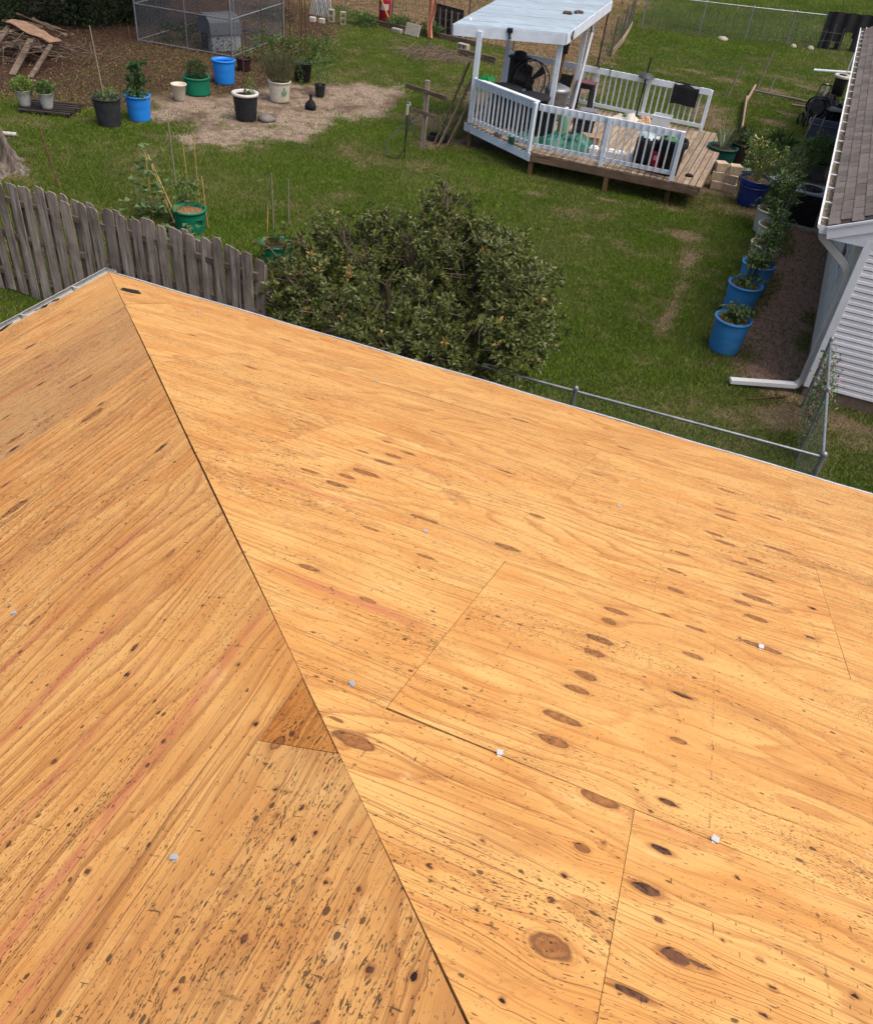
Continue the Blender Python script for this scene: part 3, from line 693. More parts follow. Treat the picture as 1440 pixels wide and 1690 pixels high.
def near_house():
    Wd = 13.0; RX = 16.0
    # dark framing below the sheets, closed roof body, soffit, walls
    m = MB()
    def p(a, d, pl, z=-.012): return tuple(plane_pt(pl, np.float64(a), np.float64(d), z))
    dr = 6.5/CC
    m.add([p(0.0, 0, 'r'), p(RX, 0, 'r'), p(RX, dr, 'r'), p(6.5, dr, 'r')], [(0, 1, 2, 3)])
    m.add([p(0.0, 0, 'l'), p(6.5, dr, 'l'), p(13, 0, 'l')], [(0, 1, 2)])
    m.build('roof_framing', plain('shadowed_framing', (.07, .045, .025), .9, .3, 12), house)
    m = MB(); top = HE+dr*SS
    m.add([(0, -13, HE), (RX, -13, HE), (RX, -6.5, top), (6.5, -6.5, top)], [(0, 1, 2, 3)])
    m.build('rear_roof_slope', PLYEDGE, house)
    m = MB().box((8.2, -6.5, 1.3), (RX-.9, 12.1, 2.6)); m.build('wall', plain('pale_siding_wall', (.55, .53, .48), .7, .1, 3), house)
    m = MB().box((8, -6.5, HE-.16), (RX-.06, 12.94, .02)); m.build('soffit', WHITE, house)
    m = MB().beam((.0, -.012, HE-.09), (RX, -.012, HE-.09), .022, .17).beam((.012, -.03, HE-.092), (.012, -13, HE-.092), .022, .17)
    m.build('fascia', WHITE, house)
    # metal drip edge along the right eave: a lip on top and a hanging face
    m = MB(); ALU = plain('drip_edge_metal', (.62, .64, .66), .4, .15, 8, .5, .3)
    n = 60
    m.sheet(None, n, 1, lambda s, t: tuple(plane_pt('r', np.float64(-.03+s*RX), np.float64(-.045+.05*t), .016+.002*math.sin(s*90))), True)
    m.sheet(None, n, 1, lambda s, t: tuple(np.array(plane_pt('r', np.float64(-.03+s*RX), np.float64(-.045), .016+.002*math.sin(s*90)))-np.array([0, 0, .055*t])), True)
    m.build('drip_edge', ALU, house, solid=.002)
    # gutter along the left eave
    G = plain('gutter_aluminium', (.36, .355, .32), .5, .2, 6, .4, .1, dirt=(.17, .16, .13))
    pr = [(-.005, -.01), (-.005, -.115), (-.085, -.115), (-.098, -.06), (-.118, -.045), (-.122, -.012), (-.108, -.010)]
    m = MB(); L = 13.0
    for k in range(len(pr)-1):
        (x0, z0), (x1, z1) = pr[k], pr[k+1]
        m.add([(x0, .10, HE+z0), (x1, .10, HE+z1), (x1, -L, HE+z1), (x0, -L, HE+z0)], [(0, 1, 2, 3)])
    m.add([(x, .10, HE+z) for x, z in pr[:6]], [(0, 1, 2, 3, 4, 5)])
    gut = m.build('gutter', G, house, solid=.0025)
    for k in range(11):
        MB().beam((-.004, -.35-k*.62, HE-.022), (-.118, -.35-k*.62, HE-.018), .022, .008).build('gutter_hanger', G, gut)
    mm = MB(); rr = random.Random(4)
    for k in range(46):
        y = -.1-rr.random()*6.2
        mm.box((-.05+rr.uniform(-.03, .03), y, HE-.109), (.05, .09+rr.random()*.1, .012), rr.uniform(-.3, .3))
    mm.build('gutter_debris', SOIL, gut)
    # torn strip of black felt at the left eave
    FE = plain('roofing_felt', (.016, .015, .015), .9, .4, 14)
    for (y, l, w) in ((-.65, .25, .05), (-1.15, .45, .06), (-1.75, .22, .05), (-2.2, .5, .05), (-2.9, .3, .045)):
        mb = MB(); ph = y*7
        mb.sheet(None, 8, 2, lambda s, t: tuple(plane_pt('l', np.float64(-y+s*l), np.float64(-.02+t*w*(.55+.45*math.sin(s*9+ph))), .0165+.004*math.sin(s*13+t*3))), True)
        mb.build('felt_strip', FE, house, solid=.002)
    mb = MB(); q_ = [(.60, .58), (.70, .51), (.80, .60), (.76, .66), (.66, .68)]
    mb.add([tuple(plane_pt('r', np.float64(a), np.float64(d), .019)) for a, d in q_], [(0, 1, 2, 3, 4)]); mb.build('felt_scrap', FE, house, solid=.002)
    # sheathing clips: small bright U of folded steel in the seams
    ST = plain('bright_clip_steel', (.44, .45, .46), .35, .15, 30, .6, .2)
    for k, (pl, a, d) in enumerate([('r', 4.64, 4.835), ('r', 5.045, 4.878), ('r', 5.55, 4.878), ('r', 4.42, 3.655), ('r', 3.18, 1.22), ('r', 5.04, 2.44), ('r', 5.695, 3.66), ('l', 5.05, 4.876), ('l', 4.40, 3.655), ('r', 1.35, .62)]):
        c = np.array(plane_pt(pl, np.float64(a), np.float64(d), .016)); rz = random.uniform(-.6, .6)
        nrm = np.array([0, SS, CC]) if pl == 'r' else np.array([-SS, 0, CC])
        m = MB(); s_ = .0058+.003*random.random()
        m.box(c+nrm*.005, (s_*2, s_*1.7, .003), rz, .3 if pl == 'r' else 0, -.3 if pl == 'l' else 0)
        m.box(c+nrm*.001+np.array([math.cos(rz)*s_, math.sin(rz)*s_, 0]), (.002, s_*1.3, .007), rz)
        m.box(c-nrm*.001, (s_*1.6, s_*1.9, .002), rz+.4, .38 if pl == 'r' else 0, -.38 if pl == 'l' else 0)
        m.build('sheathing_clip', ST, house)
    # hip board showing in the open joint
    MB().beam((.1, -.1, HE-.055+.1*math.tan(TP)), (6.45, -6.45, HE-.055+6.45*math.tan(TP)), .05, .05).build('hip_rafter', plain('hip_rafter_wood', (.085, .050, .026), .9, .3, 12), house)
near_house()

# ================================================================== neighbour's house on the right
NX, NY, NS = 6.76, 6.95, .021               # near corner; the long wall drifts right by NS per metre
def nh(x, y, z): return (NX+x+NS*(y-NY), y, z)
def neighbour_house():
    h = thing('neighbour_house', 'white vinyl sided house with brown shingle roof and white gutter at right', 'house', (NX, NY, 0))
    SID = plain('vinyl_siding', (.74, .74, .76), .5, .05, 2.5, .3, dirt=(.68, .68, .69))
    SID2 = plain('vinyl_siding_long_wall', (.60, .56, .46), .55, .1, 3, .3, dirt=(.44, .41, .31))  # long wall siding, darker and yellower than the gable's
    TRIM = plain('white_vinyl_trim', (.70, .72, .73), .45, .06, 5, dirt=(.5, .51, .5))
    Lh = 19.0
    # gable wall: each lap of siding leans out to its lower edge; the wall under the roof's rake
    MB().add([nh(.03, NY+.03, .02), nh(9, NY+.03, .02), nh(9, NY+.03, 2.45), nh(.03, NY+.03, 2.45)], [(0, 1, 2, 3)]).add(
        [nh(.03, NY+.03, .0), nh(.03, NY+Lh, .0), nh(.03, NY+Lh, 2.45), nh(.03, NY+.03, 2.45)], [(0, 3, 2, 1)]).add(
        [nh(.03, NY+.031, 2.45), nh(9, NY+.031, 2.45), nh(4.5, NY+.031, 4.3)], [(0, 1, 2)]).build('wall_sheathing', plain('siding_shadow_gap', (.07, .07, .075), .8, .1, 3), h)
    e = .104; k = 0; z = .21
    while z < 2.44:
        m = MB(); prof = [(-.006, z), (-.018, z+.003), (-.016, z+.045), (-.010, z+.050), (-.012, z+.055), (-.012, z+e-.009)]
        m.sheet(None, 1, 5, lambda s, t: nh(.085+s*3.6, NY+prof[round(t*5)][0], prof[round(t*5)][1]), False)
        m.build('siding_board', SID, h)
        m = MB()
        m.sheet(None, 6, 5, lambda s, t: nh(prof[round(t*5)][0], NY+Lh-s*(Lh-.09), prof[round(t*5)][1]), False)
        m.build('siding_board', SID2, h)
        z += e
    MB().box((NX+2, NY+.06, .1), (4, .1, .2)).add([nh(-.005, NY+.1, 0), nh(-.005, NY+Lh, 0), nh(-.005, NY+Lh, .2), nh(-.005, NY+.1, .2)], [(0, 1, 2, 3)]).build('foundation', plain('brown_foundation', (.17, .125, .09), .9, .3, 6), h)
    MB().box(nh(.03, NY-.012, 1.33), (.11, .028, 2.3)).box(nh(-.014, NY+.042, 1.33), (.027, .11, 2.298)).build('corner_trim', TRIM, h, bevel=.004)
    # window in the long wall
    wn = MB()
    for (y0, y1, z0, z1) in ((8.55, 8.63, 1.22, 2.16), (9.57, 9.65, 1.22, 2.16), (8.63, 9.57, 1.22, 1.30), (8.63, 9.57, 2.08, 2.16), (8.63, 9.57, 1.67, 1.71)):
        wn.box(nh(-.03, (y0+y1)/2, (z0+z1)/2), (.05, y1-y0, z1-z0))
    w_ = wn.build('window', TRIM, h)
    MB().box(nh(-.022, 9.1, 1.69), (.01, .93, .77)).build('pane', plain('dark_window_glass', (.02, .025, .03), .08, .2, 2, .6), w_)
    # eave: soffit, fascia, gutter with spikes and debris
    ex = -.52                                 # eave overhang
    MB().add([nh(ex, NY+.02, 2.40), nh(.05, NY+.02, 2.40), nh(.05, NY+Lh, 2.40), nh(ex, NY+Lh, 2.40)], [(0, 1, 2, 3)]).build('soffit', TRIM, h)
    MB().beam(nh(ex, NY+.02, 2.485), nh(ex, NY+Lh, 2.485), .02, .17).build('fascia', TRIM, h)
    GW = plain('white_gutter', (.72, .73, .73), .4, .05, 4, .4, dirt=(.62, .62, .6))
    pr = [(ex-.012, 2.535), (ex-.012, 2.425), (ex-.115, 2.425), (ex-.13, 2.475), (ex-.163, 2.50), (ex-.166, 2.535), (ex-.145, 2.537)]
    m = MB()
    for (a, b) in zip(pr[:-1], pr[1:]):
        m.add([nh(a[0], NY+.0, a[1]), nh(b[0], NY+.0, b[1]), nh(b[0], NY+Lh, b[1]), nh(a[0], NY+Lh, a[1])], [(0, 1, 2, 3)])
    m.add([nh(x, NY+.0, z_) for x, z_ in pr[:6]], [(0, 1, 2, 3, 4, 5)])
    gut = m.build('gutter', GW, h, solid=.003)
    y = NY+.35
    while y < NY+Lh-.2:
        MB().beam(nh(ex-.006, y, 2.533), nh(ex-.165, y, 2.533), .024, .012).build('gutter_hanger', GW, gut); y += .75
    m = MB(); rr = random.Random(3)
    m.sheet(None, 2, 180, lambda s, t: nh(ex-.014-.105*s, NY+.02+t*(Lh-.1), 2.443+.022*rr.random()), False)
    m.build('gutter_debris', plain('gutter_leaves', (.20, .165, .115), .95, .7, 28, .1, bump=1., dirt=(.45, .42, .36)), gut)
    # shingles: single tabs in courses up the slope
    sl = 5/12.; pc = math.cos(math.atan(sl))
    SH = plain('brown_shingle', (.150, .130, .116), .95, .3, 55, .1, bump=.6, rv=.45)
    MB().add([nh(ex-.03, NY-.02, 2.548), nh(4.5, NY-.02, 2.548+(4.5-ex)*sl), nh(4.5, NY+Lh, 2.548+(4.5-ex)*sl), nh(ex-.03, NY+Lh, 2.548)], [(0, 3, 2, 1)]).add(
        [nh(9.5, NY-.02, 2.548), nh(4.5, NY-.02, 2.548+(4.5-ex)*sl), nh(4.5, NY+Lh, 2.548+(4.5-ex)*sl), nh(9.5, NY+Lh, 2.548)], [(0, 1, 2, 3)]).build('roof_slope', plain('shingle_shadow', (.05, .042, .042), .95, .3, 30, .1), h)
    tabs = []
    for v_ in range(4):
        m = MB(); j = [rr.uniform(-.004, .004) for _ in range(8)]
        m.add([(0, 0, .012), (.15, 0, .004), (.15, .284+j[0], .004), (0, .286+j[1], .014), (0, 0, .0), (0, .286+j[1], 0)], [(0, 1, 2, 3), (4, 0, 3, 5)])
        me = bpy.data.meshes.new('shingle'); me.from_pydata(m.v, [], m.f); me.materials.append(SH); tabs.append(me)
    bulk = MB()
    for c in range(9):
        for i in range(62):
            y = NY-.02+i*.302+(.151 if c % 2 else 0); x = ex-.035+c*.134
            if y > NY+Lh-.3: continue
            p = nh(x, y, 2.552+(x-ex+.03)*sl+.004*rr.random())
            if c < 5 and y < 24.2:
                o = link('shingle', tabs[rr.randrange(4)], h, (p[0]-NX, p[1]-NY, p[2])); o.rotation_euler = (0, -math.atan(sl), -NS+rr.uniform(-.006, .006))
            else:
                bulk.box((p[0]+.07, p[1]+.15, p[2]+.035), (.15, .297, .009), -NS, 0, -math.atan(sl))
    tag(bulk.build('shingle_courses', SH, h), None, None, None, 'stuff')
    # rake board of the gable, boxed return at the gutter end
    a = math.atan(sl)
    m = MB().beam(nh(ex-.02, NY-.035, 2.46), nh(4.5, NY-.035, 2.46+(4.5-ex)*sl), .03, .165)
    m.build('rake_board', TRIM, h)
    MB().beam(nh(ex-.03, NY-.055, 2.535), nh(4.5, NY-.055, 2.535+(4.5-ex)*sl), .03, .03).build('rake_trim', TRIM, h)
    MB().add([nh(ex-.01, NY-.018, 2.38), nh(.1, NY-.018, 2.38), nh(.75, NY-.018, 2.60), nh(.75, NY-.018, 2.86), nh(ex-.01, NY-.018, 2.5)], [(0, 1, 2, 3, 4)]).build('eave_return', TRIM, h, solid=.01)
    # downspout: elbow out of the gutter, along the soffit, down the corner, extension over the grass
    DS = plain('downspout', (.50, .49, .45), .5, .1, 5, .3, dirt=(.38, .37, .33))
    def duct(pts, w=.10, d=.07):
        m = MB()
        for a_, b_ in zip(pts[:-1], pts[1:]):
            v = (Vector(b_)-Vector(a_)).normalized()*.018
            m.beam(Vector(a_)-v, Vector(b_)+v, w, d, (0, 1, .02))
        return m
    p0 = nh(ex-.07, NY+.10, 2.43); p1 = nh(ex-.05, NY+.10, 2.36); p2 = nh(-.14, NY+.10, 2.05); p3 = nh(-.06, NY+.10, 1.92); p4 = nh(-.06, NY+.10, .22); p5 = nh(-.12, NY+.06, .12)
    duct([p0, p1, p2, p3, p4, p5]).build('downspout', DS, h, bevel=.008)
    MB().beam(p5, (5.68, 6.66, .085), .105, .075, (0, 0, 1)).build('downspout_extension', plain('white_downspout', (.66, .67, .66), .45, .08, 5, .4), h, bevel=.008)
    for z_ in (.7, 1.7): MB().box(nh(-.06, NY+.10, z_), (.085, .066, .03)).build('downspout_strap', DS, h)
neighbour_house()

# ================================================================== fences
def wood_fence():
    f = thing('picket_fence', 'weathered grey shadowbox wood fence beyond the roof corner', 'fence', (-3, 3.35, 0))
    def fy(x): return float(np.interp(x, [-7.7, -5.3, -2.9, -.5], [3.34, 3.42, 3.44, 3.26]))
    rr = random.Random(11)
    ms = []
    for v_ in range(6):
        w = .080+rr.uniform(-.006, .004); h = 1.76+rr.uniform(-.05, .04); c = .035+rr.uniform(-.008, .012)
        m = MB(); poly = [(-w, 0), (w, 0), (w+rr.uniform(-.003, .003), h*.5), (w, h-c), (w-c*.8, h+rr.uniform(-.02, .0)), (-w+c*.8, h), (-w, h-c+rr.uniform(-.02, .01)), (-w+rr.uniform(-.003, .003), h*.5)]
        n = len(poly); t = .0085; cup = .004
        m.add([(x, -t+cup*(abs(x)/w), z) for x, z in poly]+[(x, t, z) for x, z in poly], [tuple(range(n)), tuple(range(n, 2*n))[::-1]]+[(i, n+i, n+(i+1) % n, (i+1) % n) for i in range(n)])
        me = bpy.data.meshes.new('picket'); me.from_pydata(m.v, [], m.f); me.materials.append(GREYW); ms.append(me)
    x = -7.6; k = 0
    while x < -.5:
        for side in (0, 1):
            xx = x+side*.116+rr.uniform(-.012, .012)
            o = link('picket', rr.choice(ms), f, (xx+3, fy(xx)+(-.034 if side == 0 else .034)-3.35, .03+rr.uniform(-.03, .03)-(.04 if side else 0)))
            o.rotation_euler = (rr.uniform(-.012, .012), rr.uniform(-.022, .022), rr.uniform(-.06, .06)); o.scale = (1+rr.uniform(-.08, .05), 1, 1+rr.uniform(-.02, .015))
        x += .232
    for z in (.35, .95, 1.5):
        for (a, b) in ((-7.7, -5.3), (-5.3, -2.9), (-2.9, -.5)):
            MB().beam((a+.01, fy(a), z+rr.uniform(-.02, .02)), (b-.01, fy(b), z+rr.uniform(-.02, .02)), .046, .085).build('rail', GREYX, f)
    for a in (-7.7, -5.3, -2.9, -.5): MB().box((a, fy(a)+.1, .8), (.085, .085, 1.6)).build('post', GREYW, f)
wood_fence()

def chain_mesh(p0, p1, z0, z1, sp=.07, r=.0022):
    """woven wire: two families of kinked diagonals"""
    p0 = Vector((*p0, 0)); p1 = Vector((*p1, 0)); L = (p1-p0).length; d = (p1-p0)/L; nrm = Vector((-d.y, d.x, 0)); H = z1-z0
    m = MB(); k = -H
    while k < L:
        a = max(0, k); b = min(L, k+H)
        if b-a > .02:
            for s_ in (0, 1):
                za, zb = (z0+(a-k), z0+(b-k)) if s_ == 0 else (z1-(a-k), z1-(b-k))
                A = p0+d*a+nrm*(.004 if s_ else -.004)+Vector((0, 0, za)); B = p0+d*b+nrm*(.004 if s_ else -.004)+Vector((0, 0, zb))
                m.tube([A, B], r, 3, False)
        k += sp
    return m

def chain_fence(name, label, pts, h, post_at, rail_r=.018, sp=.085, wr=.0017, wire=WIRE, pipe=GALV, loc=None, rail=True):
    f = thing(name, label, 'fence', (*(loc or pts[0]), 0))
    for a, b in zip(pts[:-1], pts[1:]):
        if rail: MB().tube([(a[0], a[1], h), (b[0], b[1], h)], rail_r, 8).build('top_rail', pipe, f)
        tag(chain_mesh(a, b, .03, h-.02, sp, wr).build('wire_mesh', wire, f), None, None, None, 'stuff')
        MB().tube([(a[0], a[1], .05), (b[0], b[1], .05)], .003, 4).build('tension_wire', wire, f)
    for (x, y, r_) in post_at:
        p = MB().tube([(x, y, -.1), (x, y, h+.03)], r_, 10).build('post', pipe, f)
        MB().lathe((x, y, h+.028), [(r_*1.25, 0), (r_*1.25, .02), (r_*.9, .04), (.001, .05)], 10).build('post_cap', pipe, p)
    return f
chain_fence('chain_link_fence', 'galvanised chain link fence between the roof edge and the lawn', [(.6, 3.22), (6.82, 3.45), (6.80, 6.62)], 1.10,
            [(.9, 3.23, .022), (3.88, 3.34, .026), (6.82, 3.45, .032), (6.80, 6.62, .026), (6.81, 5.05, .02)])
def vine():
    r = np.random.default_rng(3); n = 900
    t_ = r.random(n); P = np.stack([6.86+r.normal(0, .07, n), 5.0+1.6*t_+r.normal(0, .05, n), .05+1.0*r.random(n)**.7], 1)
    g = leaves_geo(P, r.normal(0, 1, (n, 3)), .045, .032, None, .2, 4, False)
    v = thing('flowering_vine', 'pink flowered vine climbing the chain link fence beside white siding', 'vine', (6.86, 5.8, 0))
    leaf_obj('foliage', g, L_MID, v)
    n = 130; P = np.stack([6.88+r.normal(0, .08, n), 5.3+1.3*r.random(n), .3+.8*r.random(n)], 1)
    leaf_obj('flowers', leaves_geo(P, r.normal(0, 1, (n, 3)), .035, .035, None, .1, 5, False), L_FLOW, v)
    m = MB()
    for k in range(14):
        y = 5.1+k*.11; m.tube([(6.85, y, 0), (6.86+random.uniform(-.05, .05), y+random.uniform(-.1, .1), .5), (6.84, y+random.uniform(-.2, .2), 1.0)], .004, 4)
    m.build('stem', RUST, v)
vine()
chain_fence('chain_link_fence', 'far chain link fence in front of the lush green field at top right', [(-1.6, 35.6), (2.6, 37.2), (7.4, 39.3)], 1.25,
            [(-1.6, 35.6, .03), (.72, 36.5, .025), (2.6, 37.2, .025), (4.3, 38.0, .025), (7.4, 39.3, .03)], .024, .11, .0035, WIRED)
def rod_fence():
    f = thing('wire_rod_fence', 'row of thin dark garden rods along the far chain link fence', 'fence', (-1, 35, 0))
    for k in range(22):
        s_ = k/21.; x = -1.2+7.6*s_; y = 35.1+3.35*s_; h = .8+.35*random.random()
        MB().tube([(x, y, 0), (x+random.uniform(-.06, .06), y+.05, h)], .012, 5).build('rod', WIRED, f)
    for z in (.35, .7): MB().tube([(-1.2+7.6*k/14., 35.1+3.35*k/14., z+random.uniform(-.03, .03)) for k in range(15)], .004, 4).build('line_wire', WIRED, f)
rod_fence()
def side_wire_fence():
    f = thing('garden_wire_fence', 'leaning wire garden fence with plank foot behind the deck', 'fence', (-1.5, 30, 0))
    pts = [(-1.38, 26.8), (-1.42, 29.0), (-1.6, 31.5), (-1.85, 33.8), (-2.05, 35.5)]
    for a, b in zip(pts[:-1], pts[1:]):
        m = MB(); n = 14
        for k in range(n+1):
            x = a[0]+(b[0]-a[0])*k/n; y = a[1]+(b[1]-a[1])*k/n; m.tube([(x, y, .03), (x+.02*math.sin(k), y, 1.15)], .0035, 3, False)
        for z in (.1, .3, .5, .7, .9, 1.1): m.tube([(a[0], a[1], z), ((a[0]+b[0])/2, (a[1]+b[1])/2, z-.05), (b[0], b[1], z)], .0035, 3, False)
        tag(m.build('wire_mesh', WIRED, f), None, None, None, 'stuff')
        if a[1] > 28: MB().box(((a[0]+b[0])/2+.05, (a[1]+b[1])/2, .12), (.03, (b[1]-a[1])*.98, .24), math.atan2(-(b[0]-a[0]), b[1]-a[1])).build('foot_plank', GREYY, f)
    for (x, y), hh in zip(pts, (1.65, 1.3, 1.3, 1.3, 1.4)): MB().tube([(x, y, 0), (x+.03, y, hh)], .024, 6).build('post', BLACK if hh > 1.6 else WIRED, f)
side_wire_fence()
def back_wire_fence():
    f = thing('field_wire_fence', 'rusty wire fence in front of the brown leaf covered field', 'fence', (-8, 27, 0))
    pts = [(-13.2, 28.6), (-11.75, 27.9), (-9.42, 27.13), (-7.68, 26.47), (-6.2, 26.5), (-4.4, 26.5)]
    for a, b in zip(pts[:-1], pts[1:]):
        m = MB(); L = math.hypot(b[0]-a[0], b[1]-a[1]); n = int(L/.16)
        for k in range(n+1):
            x = a[0]+(b[0]-a[0])*k/n; y = a[1]+(b[1]-a[1])*k/n; m.tube([(x, y, .02), (x, y, 1.35)], .004, 3, False)
        for z in (.15, .4, .65, .9, 1.15, 1.35): m.tube([(a[0], a[1], z), (b[0], b[1], z)], .004, 3, False)
        tag(m.build('wire_mesh', WIRED, f), None, None, None, 'stuff')
    for i, (x, y) in enumerate(pts): MB().tube([(x, y, 0), (x+.02, y, 1.5)], .03, 6).build('post', GALV if i == 1 else WIRED, f)
    for a, b in (((-10.4, 26.75), (-8.2, 26.5)), ((-8.1, 26.6), (-5.6, 26.3))): MB().beam((*a, .09), (*b, .09), .09, .18).build('border_timber', GREYX, f)
back_wire_fence()

# ================================================================== deck with gazebo
DZ = .55
def deck_front(x): return 15.35+(x+2.05)/2.13*(14.05-15.35) if x < .08 else 14.05+.04*(x-.08)
def make_deck():
    d = thing('deck', 'raised wooden deck with grey white railings', 'deck', (1, 16.5, 0))
    x = -2.38; rr = random.Random(2)
    while x < 3.86:
        y0 = deck_front(x+.07)-.03+rr.uniform(-.012, .012); y1 = 18.95+rr.uniform(-.01, .01)
        if x < -2.05: y0 = 15.35+(-2.05-x)*9
        if y1-y0 > .2: MB().box((x+.07, (y0+y1)/2, DZ-.016+rr.uniform(-.002, .002)), (.126, y1-y0, .032), rr.uniform(-.002, .002)).build('deck_board', GREYY, d)
        x += .145
    # rim: grey painted on the angled side, brown beams along the front
    MB().beam((-2.05, 15.33, DZ-.125), (.06, 14.04, DZ-.125), .04, .18).build('rim_board', GAZ, d)
    MB().beam((.10, 14.03, DZ-.12), (3.93, 14.19, DZ-.12), .04, .16).build('rim_beam', BROWNX, d)
    MB().beam((3.95, 14.22, DZ-.12), (4.00, 18.93, DZ-.12), .04, .16).build('rim_beam', BROWNX, d)
    MB().beam((-2.08, 15.37, DZ-.13), (-2.42, 18.9, DZ-.13), .04, .19).build('rim_beam', BROWNX, d)
    for (px, py) in ((-1.85, 15.25), (.10, 14.12), (1.9, 14.14), (3.3, 14.4), (-2.3, 18.8), (1.0, 18.8), (3.85, 18.8), (1.0, 16.5), (-.9, 16.8)):
        MB().box((px, py, .18), (.1, .1, .40)).build('foot_post', BROWNZ, d)
    HT = 1.02
    def rail(p, q, posts, cap=False, inner=False, drop=.12, n=None):
        p = Vector((*p, DZ)); q = Vector((*q, DZ)); L = (q-p).length; u = (q-p)/L; out = Vector((u.y, -u.x, 0))*(-1 if inner else 1)
        MB().beam(p+Vector((0, 0, HT-.075)), q+Vector((0, 0, HT-.075)), .038, .14).build('top_rail', GAZ, d)
        MB().beam(p+Vector((0, 0, .13)), q+Vector((0, 0, .13)), .038, .085).build('bottom_rail', GAZ, d)
        if cap: MB().beam(p+Vector((0, 0, HT+.018)), q+Vector((0, 0, HT+.018)), .14, .034).build('cap_rail', GAZ, d)
        for t_ in posts:
            c = p+u*t_*L+out*.065
            MB().box((c.x, c.y, DZ+HT/2-.07), (.09, .09, HT+.16 if not inner else HT+.06), math.atan2(u.y, u.x)).build('rail_post', GAZ, d, bevel=.006)
        n = n or int(L/.158)
        me = MB().box((0, 0, 0), (.036, .036, HT-.10-(.04 if cap else -.0)))
        mesh = bpy.data.meshes.new('baluster'); mesh.from_pydata(me.v, [], me.f); mesh.materials.append(WHITE)
        for k in range(n):
            t_ = (k+.5)/n
            if any(abs(t_-pt)*L < .075 for pt in posts): continue
            c = p+u*t_*L+out*.039
            o = link('baluster', mesh, d, (c.x-1, c.y-16.5, DZ+HT/2+(.045 if not cap else 0))); o.rotation_euler = (rr.uniform(-.01, .01), rr.uniform(-.012, .012), math.atan2(u.y, u.x))
    rail((-1.82, 15.10), (.02, 14.16), [1.0], True, n=15)
    rail((.08, 14.15), (3.30, 14.28), [.5, 1.0])
    rail((-2.25, 18.82), (3.27, 18.80), [.46, .71, 1.0], False, True, n=37)
    return d
make_deck()

def make_gazebo():
    g = thing('gazebo', 'grey white gazebo on four posts with flat painted roof', 'gazebo', (-1.2, 17, DZ))
    FL = Vector((-2.5, 15.1, 2.62)); FR = Vector((0, 15.85, 2.71)); RR_ = Vector((.13, 19.6, 3.0)); RL = FL+RR_-FR
    n = 9
    for k in range(n):                      # painted boards, each lapping the one before
        a0 = FL.lerp(RL, k/n); a1 = FL.lerp(RL, (k+1)/n-.0015); b0 = FR.lerp(RR_, k/n); b1 = FR.lerp(RR_, (k+1)/n-.0015)
        up = Vector((0, 0, 1)); t0 = .012+.004*(k % 2)
        m = MB().add([a0, b0, b1, a1, a0+up*t0, b0+up*t0, b1+up*t0, a1+up*t0], [(0, 3, 2, 1), (4, 5, 6, 7), (0, 1, 5, 4), (2, 3, 7, 6), (1, 2, 6, 5), (3, 0, 4, 7)])
        m.build('roof_board', GAZROOF, g)
    dn = Vector((0, 0, -.115))
    for a, b in ((FL, FR), (FR, RR_), (RR_, RL), (RL, FL)):
        u = (b-a).normalized(); o_ = Vector((u.y, -u.x, 0))*.014
        MB().beam(a+dn+o_+u*.004, b+dn+o_-u*.004, .026, .225).build('fascia', GAZ, g)
    for k in range(5):
        t_ = (k+.5)/5; MB().beam(FL.lerp(RL, t_)+Vector((.03, 0, -.06)), FR.lerp(RR_, t_)+Vector((-.03, 0, -.06)), .04, .11).build('rafter', GAZ, g)
    for (x, y, zt) in ((-1.90, 15.28, 2.55), (-.14, 16.02, 2.6), (-.20, 18.62, 2.85), (-2.15, 18.45, 2.8)):
        MB().box((x, y, (DZ+zt)/2), (.115, .115, zt-DZ), .1).build('post', GAZ, g, bevel=.005)
    # flood lamp, oval vent and square lamp on the fascia
    def on_front(t_, dz): p = FL.lerp(FR, t_)+Vector((0, 0, dz)); return p+Vector((.287, -.958, 0))*.045
    p = on_front(.50, -.02); q_ = Vector(p)
    m = MB().box(q_, (.13, .07, .09), .29, .3).box(q_+Vector((0, 0, -.09)), (.05, .05, .09), .29).box(q_+Vector((.02, -.02, -.15)), (.07, .06, .05), .29, -.4)
    m.build('flood_lamp', BLACK, g, bevel=.006)
    p = on_front(.90, -.09); MB().lathe((0, 0, 0), [(.001, .02), (.035, .018), (.04, 0)], 14).build('vent', BLACK, g)
    o = bpy.data.objects['vent']; o.location = Vector(p)-g.location; o.rotation_euler = (R(90), 0, R(16.7)); o.scale = (.75, 1.35, 1)
    p = FR.lerp(RR_, .10)+Vector((.05, 0, -.10))
    MB().box(p, (.02, .15, .15), 0, R(45)).build('lamp_frame', BLACK, g); MB().box(p+Vector((.013, 0, 0)), (.01, .115, .115), 0, R(45)).build('lamp_panel', plain('frosted_panel', (.45, .46, .44), .3, .1, 5), g)
    c = FL.lerp(RL, .13).lerp(FR.lerp(RR_, .13), .07); MB().lathe(c, [(.06, .005), (.05, .035), (.02, .055), (.001, .058)], 14).build('roof_cap', WHITE, g)
make_gazebo()

